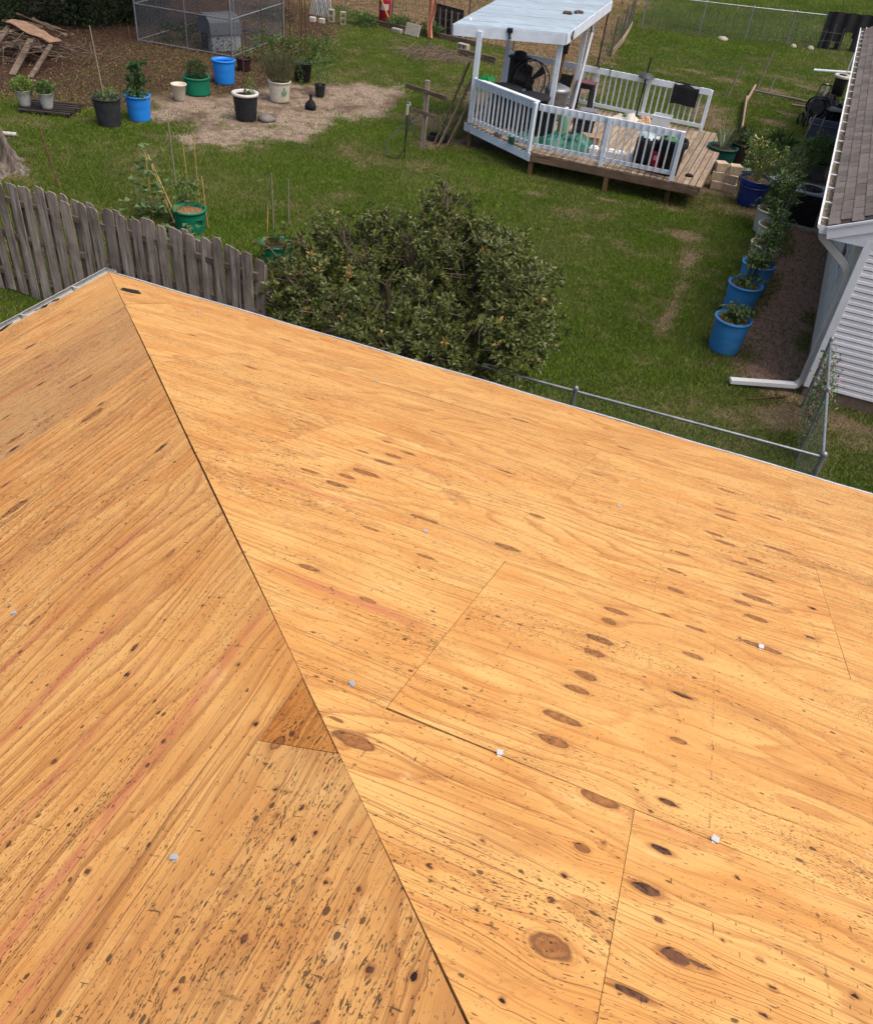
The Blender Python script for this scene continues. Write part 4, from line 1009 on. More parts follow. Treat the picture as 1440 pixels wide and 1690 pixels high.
def crumple(c, rx, ry, h, seed, n=26):
    """a heap of crumpled sheet over a flat base"""
    r = random.Random(seed); a = [(r.uniform(-1, 1), r.uniform(-1, 1), r.uniform(.2, .6)) for _ in range(9)]
    m = MB()
    def fn(s, t):
        an = 2*math.pi*s; q = t
        x = math.cos(an)*q; y = math.sin(an)*q
        b = sum(w_*math.exp(-((x-ax)**2+(y-ay)**2)*6) for ax, ay, w_ in a)
        z = h*(min(1, (1-q**3))*(.35+b*.6)+.14*math.sin(an*7+q*9+seed)*(1-q)+.1*math.sin(an*13-q*17)*(1-q))
        k = 1+.16*math.sin(an*4+seed)+.08*math.sin(an*9)
        return (c[0]+x*rx*k, c[1]+y*ry*k, c[2]+max(.004, z))
    return m.sheet(None, n*2, n//2, fn, True)

def deck_items():
    TARP = plain('green_tarp', lin(28, 92, 74), .5, .3, 7, .35, dirt=lin(80, 130, 112))
    o = crumple((.62, 14.98, DZ), .72, .55, .42, 4).build('tarp', TARP, None, (.62, 14.98, DZ)); tag(o, 'crumpled green tarp on the deck behind the front railing', 'tarp')
    o = crumple((-.32, 14.78, DZ), .3, .25, .3, 9).build('tarp', TARP, None, (-.32, 14.78, DZ)); tag(o, 'smaller heap of green tarp behind the angled railing corner', 'tarp')
    o = crumple((-1.55, 15.12, 1.6), .22, .14, .16, 5).build('garden_net', plain('bright_green_net', lin(20, 105, 50), .6, .4, 25, .2), None, (-1.55, 15.12, 1.6)); tag(o, 'bright green net bundled on the railing cap beside the gazebo post', 'net')
    for (x, y, w_, d_, h_, m_, nm, lab, ct) in ((.72, 16.15, .5, .4, .42, BLACK, 'plastic_crate', 'black plastic crate on the deck behind the green jug', 'crate'), (-.05, 15.55, .4, .36, .55, BLACKM, 'plastic_crate', 'black crate beside the bin behind the railing corner', 'crate'), (1.05, 15.62, .45, .3, .2, plain('brown_cardboard', lin(150, 122, 92), .9, .15, 6), 'cardboard_box', 'flat brown cardboard box behind the green tarp', 'box'), (.55, 17.3, .42, .34, .34, plain('grey_plastic', (.16, .165, .18), .6, .15, 6), 'cooler', 'grey cooler on the deck near the trash can', 'cooler')):
        t = thing(nm, lab, ct, (x, y, DZ)); MB().box((x, y, DZ+h_*.45), (w_, d_, h_*.9), .2).build('body', m_, t, bevel=.02); MB().box((x, y, DZ+h_*.95), (w_+.04, d_+.04, h_*.1), .2).build('lid', m_, t, bevel=.01)
    # drum fan on its stand
    f = thing('drum_fan', 'large black drum fan on a stand under the gazebo', 'fan', (-.95, 16.35, DZ))
    ax = Vector((.62, -.78, .05)).normalized(); c = Vector((-.80, 16.15, 1.52)); sx = Vector((ax.y, -ax.x, 0)).normalized(); sz = ax.cross(sx)
    def circ(cc, r_, n=36): return [cc+(sx*math.cos(2*math.pi*k/n)+sz*math.sin(2*math.pi*k/n))*r_ for k in range(n+1)]
    m = MB(); a_ = circ(c+ax*.13, .47); b_ = circ(c-ax*.13, .47)
    m.tube(a_, .014, 6, False); m.tube(b_, .014, 6, False); m.build('guard_rim', BLACK, f)
    m = MB()
    for k in range(16):
        q_ = sx*math.cos(math.pi*k/8)+sz*math.sin(math.pi*k/8); m.tube([c+ax*.15+q_*.08, c+ax*.14+q_*.46], .003, 4, False)
    for r_ in (.12, .2, .28, .36): m.tube(circ(c+ax*.15, r_), .003, 4, False)
    m.build('guard_wires', BLACK, f)
    m = MB()
    for k in range(3):
        th = 2*math.pi*k/3-.35; q_ = sx*math.cos(th)+sz*math.sin(th); t_ = q_.cross(ax)
        m.add([c+q_*.06-t_*.05+ax*.04, c+q_*.06+t_*.05-ax*.04, c+q_*.42+t_*.13-ax*.05, c+q_*.42-t_*.10+ax*.05], [(0, 1, 2, 3)])
    m.build('blade', BLACKM, f, solid=.004)
    MB().tube([c-ax*.28, c+ax*.06], .11, 14).build('motor', BLACKM, f)
    MB().box((-1.22, 16.45, 1.62), (.36, .34, .62), .6).box((-1.05, 16.62, 1.5), (.25, .3, .5), .6).build('housing', BLACKM, f, bevel=.02)
    MB().lathe((-1.2, 16.45, 1.93), [(.30, 0), (.28, .02), (.16, .04), (.15, .12), (.001, .16)], 18).build('housing_cap', BLACK, f)
    MB().beam((-1.0, 16.35, DZ), (-.9, 16.3, 1.1), .05, .05).beam((-1.3, 16.6, DZ), (-1.1, 16.4, 1.2), .05, .05).beam((-.7, 16.5, DZ), (-.95, 16.35, 1.15), .05, .05).build('stand', BLACK, f)
    # galvanised can
    t = thing('trash_can', 'galvanised metal trash can with lid behind the gazebo post', 'trash can', (-.32, 17.15, DZ))
    MB().lathe((-.32, 17.15, DZ), [(.001, .01), (.25, .01), (.27, .05), (.30, .66), (.315, .68), (.30, .70)], 28).build('body', GALV, t)
    MB().lathe((-.32, 17.15, DZ+.70), [(.33, -.03), (.335, .02), (.29, .05), (.2, .085), (.08, .1), (.001, .102)], 28).build('lid', GALV, t)
    MB().tube([(-.40, 17.15, DZ+.79), (-.38, 17.15, DZ+.84), (-.26, 17.15, DZ+.84), (-.24, 17.15, DZ+.79)], .009, 6).build('lid_handle', GALV, t)
    for s_ in (-1, 1): MB().tube([(-.32+s_*.30, 17.06, DZ+.5), (-.32+s_*.36, 17.08, DZ+.47), (-.32+s_*.36, 17.2, DZ+.47), (-.32+s_*.30, 17.24, DZ+.5)], .008, 6).build('side_handle', GALV, t)
    # timber with black cap by the rear railing
    t = thing('wood_post', 'brown wooden post with black box on top behind the trash can', 'post', (-.62, 18.3, DZ))
    MB().tube([(-.66, 18.3, DZ), (-.60, 18.3, 1.85)], .07, 9).build('timber', BROWNZ, t); MB().box((-.60, 18.3, 1.95), (.22, .2, .2), .3).box((-.60, 18.3, 2.06), (.26, .24, .03), .3).build('top_box', BLACK, t, bevel=.01)
    # dark bins behind the angled railing
    for (x, y, r_, h_, lab) in ((-1.2, 15.62, .36, .86, 'black round bin close behind the angled railing near the gazebo post'), (-.42, 15.42, .36, .84, 'black round bin behind the angled railing near its lower corner')):
        t = thing('bin', lab, 'bin', (x, y, DZ)); MB().lathe((x, y, DZ), [(.001, .005), (r_*.8, .005), (r_*.98, h_-.05), (r_*1.06, h_-.04), (r_*1.06, h_)], 20).build('body', BLACK, t)
        MB().lathe((x, y, DZ+h_), [(r_*1.08, -.02), (r_*1.08, .015), (r_*.7, .05), (.001, .06)], 20).build('lid', BLACKM, t)
    t = thing('storage_tote', 'grey plastic tote between the black bins under the gazebo', 'tote', (-.85, 15.35, DZ))
    G2 = plain('grey_plastic', (.16, .165, .18), .6, .15, 6)
    MB().box((-.82, 15.72, DZ+.25), (.42, .34, .5), -.5).build('body', G2, t, bevel=.03); MB().box((-.82, 15.72, DZ+.52), (.47, .39, .05), -.5).build('lid', G2, t, bevel=.015)
    t = thing('plastic_jug', 'mint green plastic jug standing on the deck behind the tarp', 'jug', (.28, 15.95, DZ))
    MINT = plain('mint_plastic', lin(118, 160, 130), .5, .1, 6)
    MB().lathe((.28, 15.95, DZ), [(.001, .005), (.14, .005), (.15, .04), (.15, .42), (.12, .50), (.05, .54), (.05, .58), (.001, .58)], 18, sx=1, sy=.75).build('body', MINT, t)
    MB().lathe((.28, 15.95, DZ+.575), [(.055, 0), (.055, .04), (.001, .04)], 12).build('cap', WHITE, t)
    MB().tube([(.28, 15.95, DZ+.55), (.36, 15.95, DZ+.57), (.41, 15.95, DZ+.47)], .02, 6).build('handle', MINT, t)
    # white foam blocks in a row along the front railing
    FO = plain('white_foam', (.74, .74, .72), .8, .08, 8)
    for k in range(5):
        x = 1.36+k*.215; y = 14.72+.012*k
        o = MB().box((x, y, DZ+.10), (.19, .2, .20), random.uniform(-.08, .08)).box((x, y, DZ+.215), (.15, .15, .03), 0).build('foam_block', FO, None, (x, y, DZ), bevel=.015)
        tag(o, ['white foam block at the left end of the row along the railing', 'second white foam block from the left along the railing', 'middle white foam block of the row along the railing', 'fourth white foam block from the left along the railing', 'white foam block at the right end of the row along the railing'][k], 'block', 'foam blocks along the front railing')
    # trash bin, red box, bag of bags
    t = thing('trash_bin', 'tall black trash bin with green litter beside the open deck end', 'bin', (3.12, 14.62, DZ))
    MB().lathe((3.12, 14.62, DZ), [(.001, .01), (.23, .01), (.29, .70), (.31, .70), (.31, .74), (.28, .74), (.24, .5)], 24).build('body', BLACK, t)
    MB().lathe((3.12, 14.62, DZ+.60), [(.27, .12), (.30, .16), (.32, .12), (.33, .03), (.325, .0)], 24, .02, 3).build('bin_liner', BLACKM, t)
    crumple((3.12, 14.62, DZ+.62), .24, .24, .18, 3, 18).build('litter', plain('green_white_litter', lin(80, 135, 85), .5, .8, 12), t)
    t = thing('bin_bag', 'black bag topped with pale plastic behind the front railing', 'bag', (2.55, 14.72, DZ))
    MB().lathe((2.55, 14.72, DZ), [(.001, .0), (.25, .0), (.29, .25), (.26, .55), (.23, .66), (.15, .68)], 22, .06, 2).build('body', BLACKM, t)
    crumple((2.55, 14.72, DZ+.64), .26, .2, .2, 8, 18).build('plastic_wrap', plain('pale_plastic_film', lin(165, 185, 185), .25, .15, 10, .5), t)
    t = thing('red_box', 'red container between the two black bins at the railing', 'container', (2.83, 14.52, DZ))
    RED = plain('red_plastic', lin(150, 22, 38), .5, .2, 6)
    MB().box((2.83, 14.50, DZ+.22), (.2, .14, .44), .05).build('body', RED, t, bevel=.02); MB().box((2.84, 14.425, DZ+.33), (.11, .008, .1), .05).build('label_patch', plain('pink_label', lin(215, 150, 160), .6, .1, 20), t)
    # soil bags
    t = thing('soil_bag', 'white soil bag with green print lying beside the rear railing', 'bag', (1.35, 18.2, DZ))
    crumple((1.35, 18.25, DZ), .45, .28, .26, 6, 22).build('bag', plain('white_bag', (.62, .58, .50), .4, .12, 6), t)
    MB().box((1.42, 18.2, DZ+.175), (.26, .14, .012), -.25, .1).build('printed_panel', plain('green_print', lin(75, 115, 72), .5, .4, 16), t)
    o = crumple((1.92, 18.0, DZ), .30, .22, .30, 12, 22).build('soil_bag', plain('tan_bag', lin(214, 176, 140), .5, .12, 6), None, (1.92, 18, DZ)); tag(o, 'tan filled bag next to the white soil bag on the deck', 'bag')
    t = thing('plastic_bin', 'translucent white plastic bin tilted on the deck by the rear railing', 'bin', (2.35, 17.7, DZ))
    PB = plain('translucent_plastic', (.60, .64, .66), .3, .1, 4, .5)
    m = MB(); m.sheet(None, 4, 1, lambda s, q: (2.35+(.17+.06*q)*[-1, 1, 1, -1, -1][round(s*4)], 17.7+(.13+.04*q)*[-1, -1, 1, 1, -1][round(s*4)]+.08*q, DZ+.01+.42*q), False)
    m.add([(2.18, 17.57, DZ+.012), (2.52, 17.57, DZ+.012), (2.52, 17.83, DZ+.012), (2.18, 17.83, DZ+.012)], [(0, 1, 2, 3)]); m.build('body', PB, t, solid=.006)
    MB().tube([(2.12, 17.61, DZ+.43), (2.58, 17.61, DZ+.43), (2.58, 17.95, DZ+.43), (2.12, 17.95, DZ+.43), (2.12, 17.61, DZ+.43)], .012, 6).build('rim', PB, t)
    # dark table with red top
    t = thing('table', 'small dark table with reddish top against the rear railing', 'table', (.12, 18.45, DZ))
    MB().box((.12, 18.45, DZ+.70), (.5, .36, .03)).build('table_top', plain('red_brown_top', lin(105, 68, 70), .6, .25, 9), t); MB().box((.12, 18.45, DZ+.63), (.46, .32, .12)).build('apron', BLACK, t)
    for sx_ in (-1, 1):
        for sy_ in (-1, 1): MB().beam((.12+sx_*.21, 18.45+sy_*.14, DZ), (.12+sx_*.19, 18.45+sy_*.13, DZ+.6), .08, .06).build('leg', BLACK, t)
    t = thing('folded_chair', 'black folded chair leaning beside the dark table', 'chair', (-.42, 18.25, DZ))
    for sx_ in (-.16, .16): MB().tube([(-.45+sx_, 18.1, DZ), (-.40+sx_, 18.35, DZ+.85)], .016, 7).build('frame', BLACK, t)
    MB().box((-.42, 18.30, DZ+.68), (.34, .03, .28), 0, -.3).build('backrest', BLACKM, t); MB().box((-.43, 18.2, DZ+.38), (.34, .04, .3), 0, -.3).build('seat', BLACKM, t)
    t = thing('metal_pipe', 'bright metal pipe with elbow leaning on the rear gazebo post', 'pipe', (.0, 18.2, DZ))
    MB().tube([(.02, 17.75, DZ+.05), (.02, 18.42, 2.40)], .045, 10).build('pipe', plain('bright_pipe', (.62, .64, .65), .35, .1, 6, .5, .4), t)
    MB().tube([(.02, 18.42, 2.38), (.0, 18.45, 2.52), (-.07, 18.47, 2.6), (-.14, 18.5, 2.6)], .05, 10).build('elbow', GALV, t)
    o = MB().sheet(None, 6, 10, lambda s, q: (2.32+.66*s, 18.80+(-.035 if q < .42 else (.035 if q > .58 else 0))+.01*math.sin(s*9), DZ+1.035+.012*math.sin(s*5)-abs(q-.5)*(1.0 if q < .5 else .7)), False).build('mat', BLACKM, None, (2.65, 18.8, 1.5), solid=.012); tag(o, 'black rubber mat draped over the rear railing', 'mat')
    t = thing('feeder_pole', 'black pole with domed baffle at the rear railing', 'pole', (1.58, 18.66, DZ))
    MB().tube([(1.56, 18.66, DZ), (1.60, 18.66, 2.05)], .022, 8).build('pole', BLACK, t); MB().lathe((1.59, 18.66, 1.58), [(.21, 0), (.19, .04), (.12, .09), (.03, .12)], 20).build('dome', plain('dark_grey_metal', (.06, .06, .065), .5, .2, 6), t)
    t = thing('gate_latch', 'small dark hook latch standing on the rear railing', 'latch', (.62, 18.79, 1.5)); MB().tube([(.62, 18.75, 1.42), (.63, 18.75, 1.64)], .012, 6).build('hook', BLACK, t); MB().lathe((.63, 18.75, 1.64), [(.02, 0), (.015, .03), (.001, .035)], 8).build('knob', GALV, t)
    o = MB().box((.30, 18.78, 1.72), (.03, .32, .14), .3, .75).build('wood_offcut', BROWNX, None, (.3, 18.78, 1.7)); tag(o, 'short dark board tilted at the gazebo end of the rear railing', 'board')
    t = thing('flower_pot', 'small teal pot on the deck edge outside the angled railing', 'pot', (-.52, 14.36, DZ)); MB().lathe((-.52, 14.36, DZ), [(.001, .003), (.07, .003), (.10, .15), (.11, .16), (.10, .17), (.085, .12), (.001, .12)], 16).build('pot', plain('teal_plastic', lin(85, 140, 128), .5, .1, 6), t)
    o = MB().box((-.95, 14.68, DZ+.04), (.22, .1, .065), -.4).build('brick', plain('pale_brick', lin(150, 120, 95), .9, .2, 15), None, (-.95, 14.68, DZ), bevel=.006); tag(o, 'pale brick lying on the deck edge outside the angled railing', 'brick')
    for k in range(2):
        x, y = ((-.45, 17.55), (-.28, 17.72))[k]
        z = 2.71+(y-15.85)*.0773+(x-0)*.02+.03
        o = cluster = MB()
        for j in range(4): cluster.lathe((x+random.uniform(-.09, .09), y+random.uniform(-.06, .06), z-.01), [(.001, -.02), (.05, .0), (.055, .03), (.02, .06), (.001, .065)], 8, .15, j)
        o = cluster.build('pine_cone', plain('pine_cone_brown', lin(95, 75, 62), .9, .5, 40, bump=.6), None, (x, y, z)); tag(o, ['clump of brown cones on the gazebo roof, the larger of two', 'clump of brown cones on the gazebo roof, the farther of two'][k], 'cones')
    t = thing('shoe', 'dark shoe lying on the open deck boards at the right', 'shoe', (3.62, 14.75, DZ)); MB().lathe((3.62, 14.75, DZ), [(.001, .0), (.05, .0), (.052, .03), (.035, .06), (.001, .07)], 12, .08, 2, sx=1.8).build('shoe_body', BLACKM, t)
    o = crumple((1.62, 14.36, DZ), .14, .06, .05, 21, 12).build('rag', plain('pale_rag', lin(170, 160, 148), .9, .2, 12), None, (1.62, 14.36, DZ)); tag(o, 'pale rag at the foot of the middle railing post', 'rag')
deck_items()

# ================================================================== pots and their plants
def tub(t, c, rt, rb, h, m, fill=SOIL, ribs=True, wob=.0, seed=0, rim=None, depth=.06, name='tub'):
    z = [(.001, .004), (rb*.96, .004), (rb, .02)]
    for k in range(1, 9):
        f = k/9; z.append((rb+(rt-rb)*f+(.006 if ribs and k in (3, 6) else 0), h*f))
    z += [(rt, h-.02), (rt, h), (rt*.95, h), (rt*.93, h-depth-.02)]
    o = MB().lathe(c, z, 28, wob, seed).build(name, m, t)
    MB().lathe(c, [(rt*.99, h-.035), (rt*1.055, h-.03), (rt*1.06, h+.004), (rt*.97, h+.008)], 28, wob, seed).build('rim', rim or m, o)
    if fill:
        mb = MB(); r_ = random.Random(seed)
        mb.sheet(None, 20, 5, lambda s, q: (c[0]+rt*.94*q*math.cos(6.2832*s), c[1]+rt*.94*q*math.sin(6.2832*s), c[2]+h-depth+.012*math.sin(s*31+q*9)+.02*(1-q)), True)
        mb.build('soil', fill, o)
    return o

def stems(m, c, z0, tips, r=.006):
    for p in tips:
        mid = ((c[0]+p[0])/2+random.uniform(-.03, .03), (c[1]+p[1])/2+random.uniform(-.03, .03), (z0+p[2])/2+.03)
        m.tube([(c[0]+random.uniform(-.02, .02), c[1]+random.uniform(-.02, .02), z0), mid, p], [r, r*.8, r*.4], 5, False)
    return m

def tomato(t, c, z0, H, n, spread, seed, m=L_TOM):
    """upright sprays of small drooping leaflets on branching stems"""
    r = np.random.default_rng(seed); gs = []; tips = []
    for k in range(n):
        a = r.uniform(0, 6.28); hh = H*(.15+.85*r.random()); q = spread*(.4+.6*r.random())*(1.1-.5*hh/H)
        p = np.array([c[0]+math.cos(a)*q, c[1]+math.sin(a)*q, z0+hh]); tips.append(tuple(p))
        kk = 14; s = np.linspace(.25, 1.05, kk)[:, None]; base = np.array([c[0], c[1], z0+hh*.75])
        P = base+(p-base)*s+r.normal(0, .025, (kk, 3)); P[:, 2] -= (s[:, 0]**2)*.05
        D = (p-base)[None]*.6+r.normal(0, .12, (kk, 3)); D[:, 2] -= .05
        gs.append(leaves_geo(P, D, .085*(.6+.7*r.random(kk)), .045*(.7+.6*r.random(kk)), None, .3, int(seed*100+k), False))
    stems(MB(), c, z0, tips).build('stem', plain('green_stem', (.07, .10, .03), .7, .3, 10), t)
    leaf_obj('foliage', join(gs), m, t)

def stake(t, p, q, r=.011, m=BAMBOO, name='stake'):
    pts = [Vector(p).lerp(Vector(q), k/6) for k in range(7)]
    return MB().tube(pts, [r*(1.08 if k % 2 else 1) for k in range(7)], 7).build(name, m, t)

def yard_pots():
    W = plain('white_rim', (.55, .53, .48), .6, .1, 5)
    # pallet with two white planters
    p = thing('pallet', 'dark weathered wooden pallet lying on the grass', 'pallet', (-10.95, 10.95, 0))
    DW = wood('dark_weathered_wood', lin(32, 26, 24), lin(62, 54, 50), lin(86, 76, 70), 0)
    u = Vector((.93, .36, 0)); v = Vector((-.36, .93, 0)); c = Vector((-10.98, 11.02, 0))
    for k in range(6): MB().beam(c+v*(-.42+k*.165)-u*.62+Vector((0, 0, .095)), c+v*(-.42+k*.165)+u*(.6+.08*(k % 2))+Vector((0, 0, .095)), .095, .02).build('slat', DW, p)
    for k in range(3): MB().beam(c+u*(-.52+k*.52)-v*.46+Vector((0, 0, .045)), c+u*(-.52+k*.52)+v*.46+Vector((0, 0, .045)), .05, .075).build('bearer', DW, p)
    def planter(cx, cy, lab, lm, seed, n, rad):
        t = thing('potted_plant', lab, 'potted plant', (cx, cy, .11)); rt = .19
        MB().lathe((cx, cy, .108), [(.001, .0), (.115, .0), (.12, .05), (.155, .2), (.18, .34), (.195, .36), (.175, .36), (.165, .30), (.001, .30)], 22).build('planter', POTW, t)
        leaf_obj('foliage', cloud((cx, cy, .56), rad, n, .06, .035, seed, .5, .3), lm, t)
        stems(MB(), (cx, cy), .40, [(cx+random.uniform(-.15, .15), cy+random.uniform(-.15, .15), .6) for _ in range(9)], .004).build('stem', BAMBOO, t)
    planter(-11.39, 10.67, 'white planter of lime green leaves on the pallet, leftmost of two', L_LIME, 1, 700, (.22, .22, .17))
    planter(-10.89, 10.83, 'white planter of darker green leaves on the pallet, rightmost of two', L_MID, 2, 600, (.21, .21, .13))
    t = thing('potted_plant', 'big black plastic pot with pale stake and sparse leaves on the grass', 'potted plant', (-9.30, 11.02, 0))
    tub(t, (-9.30, 11.02, 0), .31, .25, .62, plain('charcoal_plastic', (.032, .033, .036), .6, .3, 6), depth=.07, seed=1, name='pot')
    stake(t, (-9.33, 11.0, .5), (-9.62, 11.2, 2.0), .014, STAKE); leaf_obj('foliage', join([cloud((-9.14, 10.98, .68), (.15, .18, .14), 120, .07, .04, 5), cloud((-9.45, 10.95, .62), (.12, .12, .08), 60, .06, .035, 6)]), L_MID, t)
    t = thing('tomato_plant', 'blue tub with leafy tomato plant and thin stake beside the black pot', 'potted plant', (-9.04, 11.8, 0))
    tub(t, (-9.04, 11.8, 0), .285, .245, .56, BLUEB, CHIPS, seed=2); stake(t, (-9.03, 11.8, .45), (-9.18, 11.95, 1.95), .011, RUST); tomato(t, (-9.05, 11.8), .5, .85, 42, .36, 21, leafmat('bright_tomato_leaf', (.03, .085, .022), (.07, .16, .045), None, 0, .6, .25, .2))
    t = thing('plant_pot', 'small empty cream pot beside the green pot', 'pot', (-9.34, 13.81, 0)); MB().lathe((-9.34, 13.81, 0), [(.001, .004), (.12, .004), (.13, .03), (.185, .36), (.205, .375), (.20, .395), (.175, .39), (.13, .1), (.001, .09)], 22).build('pot', CREAM, t)
    t = thing('potted_plant', 'round green fabric pot with dark bushy plant', 'potted plant', (-9.36, 14.62, 0))
    tub(t, (-9.36, 14.62, 0), .335, .33, .42, GREENP, ribs=False, wob=.012, seed=4, name='pot'); leaf_obj('foliage', cloud((-9.36, 14.62, .58), (.30, .30, .22), 1100, .055, .024, 8, .4, .35), L_DARK, t)
    t = thing('tub', 'bright blue empty tub in front of the dog kennel', 'tub', (-9.42, 16.0, 0)); tub(t, (-9.42, 16.0, 0), .305, .26, .60, BLUEB, None, seed=5)
    t = thing('potted_plant', 'small maroon pot with sparse leaves close to the kennel corner', 'potted plant', (-9.74, 17.5, 0)); tub(t, (-9.74, 17.5, 0), .21, .17, .35, plain('maroon_plastic', (.03, .012, .014), .6, .3, 6), seed=6, name='pot'); leaf_obj('foliage', cloud((-9.72, 17.5, .5), (.2, .2, .15), 130, .07, .03, 9), L_MID, t)
    t = thing('potted_plant', 'black pot with thick white rim and thin stake on the bare ground', 'potted plant', (-7.17, 13.5, 0)); tub(t, (-7.17, 13.5, 0), .30, .25, .62, BLACK, seed=7, rim=W, name='pot')
    MB().lathe((-7.17, 13.5, .60), [(.30, -.03), (.325, -.02), (.33, .03), (.26, .035), (.25, -.03)], 28).build('white_collar', W, t)
    stake(t, (-7.17, 13.5, .5), (-7.25, 13.6, 1.75), .011, RUST); leaf_obj('foliage', cloud((-7.05, 13.5, .78), (.12, .12, .16), 130, .07, .035, 10), L_TOM, t)
    t = thing('potted_shrub', 'cream tub with wispy grey green shrub and green print', 'potted plant', (-7.40, 15.52, 0)); tb = tub(t, (-7.40, 15.52, 0), .29, .25, .50, CREAM, ribs=False, seed=8)
    a0 = math.atan2(CAMP[1]-15.52, CAMP[0]+7.40)+.15
    MB().sheet(None, 8, 2, lambda s, q: (-7.40+.281*math.cos(a0+.05+.5*s), 15.52+.281*math.sin(a0+.05+.5*s), .20+.10*q+.012*s), True).sheet(None, 4, 1, lambda s, q: (-7.40+.287*math.cos(a0+.18+.22*s), 15.52+.287*math.sin(a0+.18+.22*s), .335+.05*q), True).build('printed_label', plain('teal_print', lin(100, 130, 112), .6, .5, 30), tb)
    r = np.random.default_rng(14); n = 1500; a = r.uniform(0, 6.28, n); q = .26*np.sqrt(r.random(n)); hh = r.random(n)
    P = np.stack([-7.40+np.cos(a)*q*(1+1.0*hh), 15.52+np.sin(a)*q*(1+1.0*hh), .46+hh*.68*(1-.9*(q/.3)**2*.5)], 1); D = np.stack([np.cos(a)*.35, np.sin(a)*.35, np.ones(n)], 1)+r.normal(0, .2, (n, 3))
    leaf_obj('foliage', leaves_geo(P, D, .15, .011, None, .1, 15, False), L_SPIKE, t)
    t = thing('potted_plant', 'oval black pot with tall thin stake near the kennel gate', 'potted plant', (-7.94, 17.72, 0)); MB().lathe((-7.94, 17.72, 0), [(.001, .004), (.2, .004), (.22, .03), (.30, .48), (.32, .49), (.31, .52), (.28, .5), (.26, .42), (.001, .42)], 26, sy=.8).build('pot', BLACK, t)
    stake(t, (-7.96, 17.72, .42), (-8.05, 17.8, 2.3), .012, RUST); leaf_obj('foliage', join([cloud((-7.85, 17.65, .55), (.16, .12, .1), 90, .07, .04, 16), cloud((-7.85, 17.45, .25), (.08, .06, .22), 80, .05, .03, 17)]), L_MID, t)
    t = thing('potted_plant', 'small black nursery pot with a slender sapling on the sand', 'potted plant', (-6.80, 16.66, 0)); tub(t, (-6.80, 16.66, 0), .145, .115, .30, BLACK, seed=11, name='pot')
    stems(MB(), (-6.80, 16.66), .25, [(-6.76, 16.7, .95), (-6.62, 16.75, .8), (-6.86, 16.6, .7)], .006).build('stem', STAKE, t); leaf_obj('foliage', cloud((-6.74, 16.70, .72), (.24, .22, .32), 330, .07, .038, 18), L_TOM, t)
    o = MB().lathe((-6.40, 15.42, 0), [(.001, 0), (.13, .0), (.15, .07), (.12, .16), (.05, .22), (.03, .28), (.045, .33), (.02, .38), (.001, .38)], 16, .12, 3).build('plastic_bag', BLACKM, None, (-6.4, 15.42, 0)); tag(o, 'small knotted black bag standing on the sandy patch', 'bag')
    o = MB().lathe((-6.75, 13.75, 0), [(.001, 0), (.17, 0), (.19, .06), (.13, .12), (.05, .15), (.001, .15)], 14, .12, 6, sx=1.2).build('rock', plain('grey_rock', lin(118, 112, 108), .9, .25, 8, bump=.5), None, (-6.75, 13.75, 0)); tag(o, 'grey rock beside the white rimmed black pot', 'rock')
    t = thing('seedling_row', 'dark leafy plants along the kennel gate', 'plant', (-9.6, 19.2, 0)); leaf_obj('foliage', join([cloud((-9.9+.35*k, 18.9+.28*k, .42), (.32, .3, .4), 420, .085, .04, 30+k, .4, .3) for k in range(5)]), L_MID, t); stems(MB(), (-9.6, 19.2), 0, [(-9.9+.2*k, 18.9+.15*k, .5) for k in range(8)], .006).build('stem', STAKE, t)
    for k, (x, y, h) in enumerate(((-9.2, 17.6, 1.9), (-9.0, 18.4, 2.1), (-9.35, 19.4, 2.0), (-8.7, 19.2, 2.0), (-9.6, 20.6, 1.9), (-9.95, 17.9, 1.2))):
        o = MB().tube([(x, y, 0), (x+.04, y+.02, h/2), (x+.02, y, h)], .013, 6).build('garden_stake', RUST, None, (x, y, 0)); tag(o, ['rusty thin stake nearest the maroon pot', 'tall rusty stake in front of the kennel gate', 'rusty stake close to the middle of the kennel gate', 'rusty stake standing clear of the kennel gate at right', 'rusty stake at the far end of the kennel gate', 'short rusty stake leaning at the kennel corner'][k], 'stake')
    t = thing('wire_trellis', 'sagging wire trellis leaning beside the kennel', 'trellis', (-9.6, 21.5, 0))
    m = MB()
    for k in range(12): m.tube([(-10.4+k*.16, 22.2-k*.12, .02), (-10.4+k*.16, 22.3-k*.12, .75+.05*math.sin(k))], .004, 3, False)
    for z in (.05, .2, .35, .5, .65): m.tube([(-10.4, 22.2, z), (-9.5, 21.6, z+.05), (-8.6, 20.9, z)], .004, 3, False)
    m.build('wire_grid', RUST, t)
yard_pots()

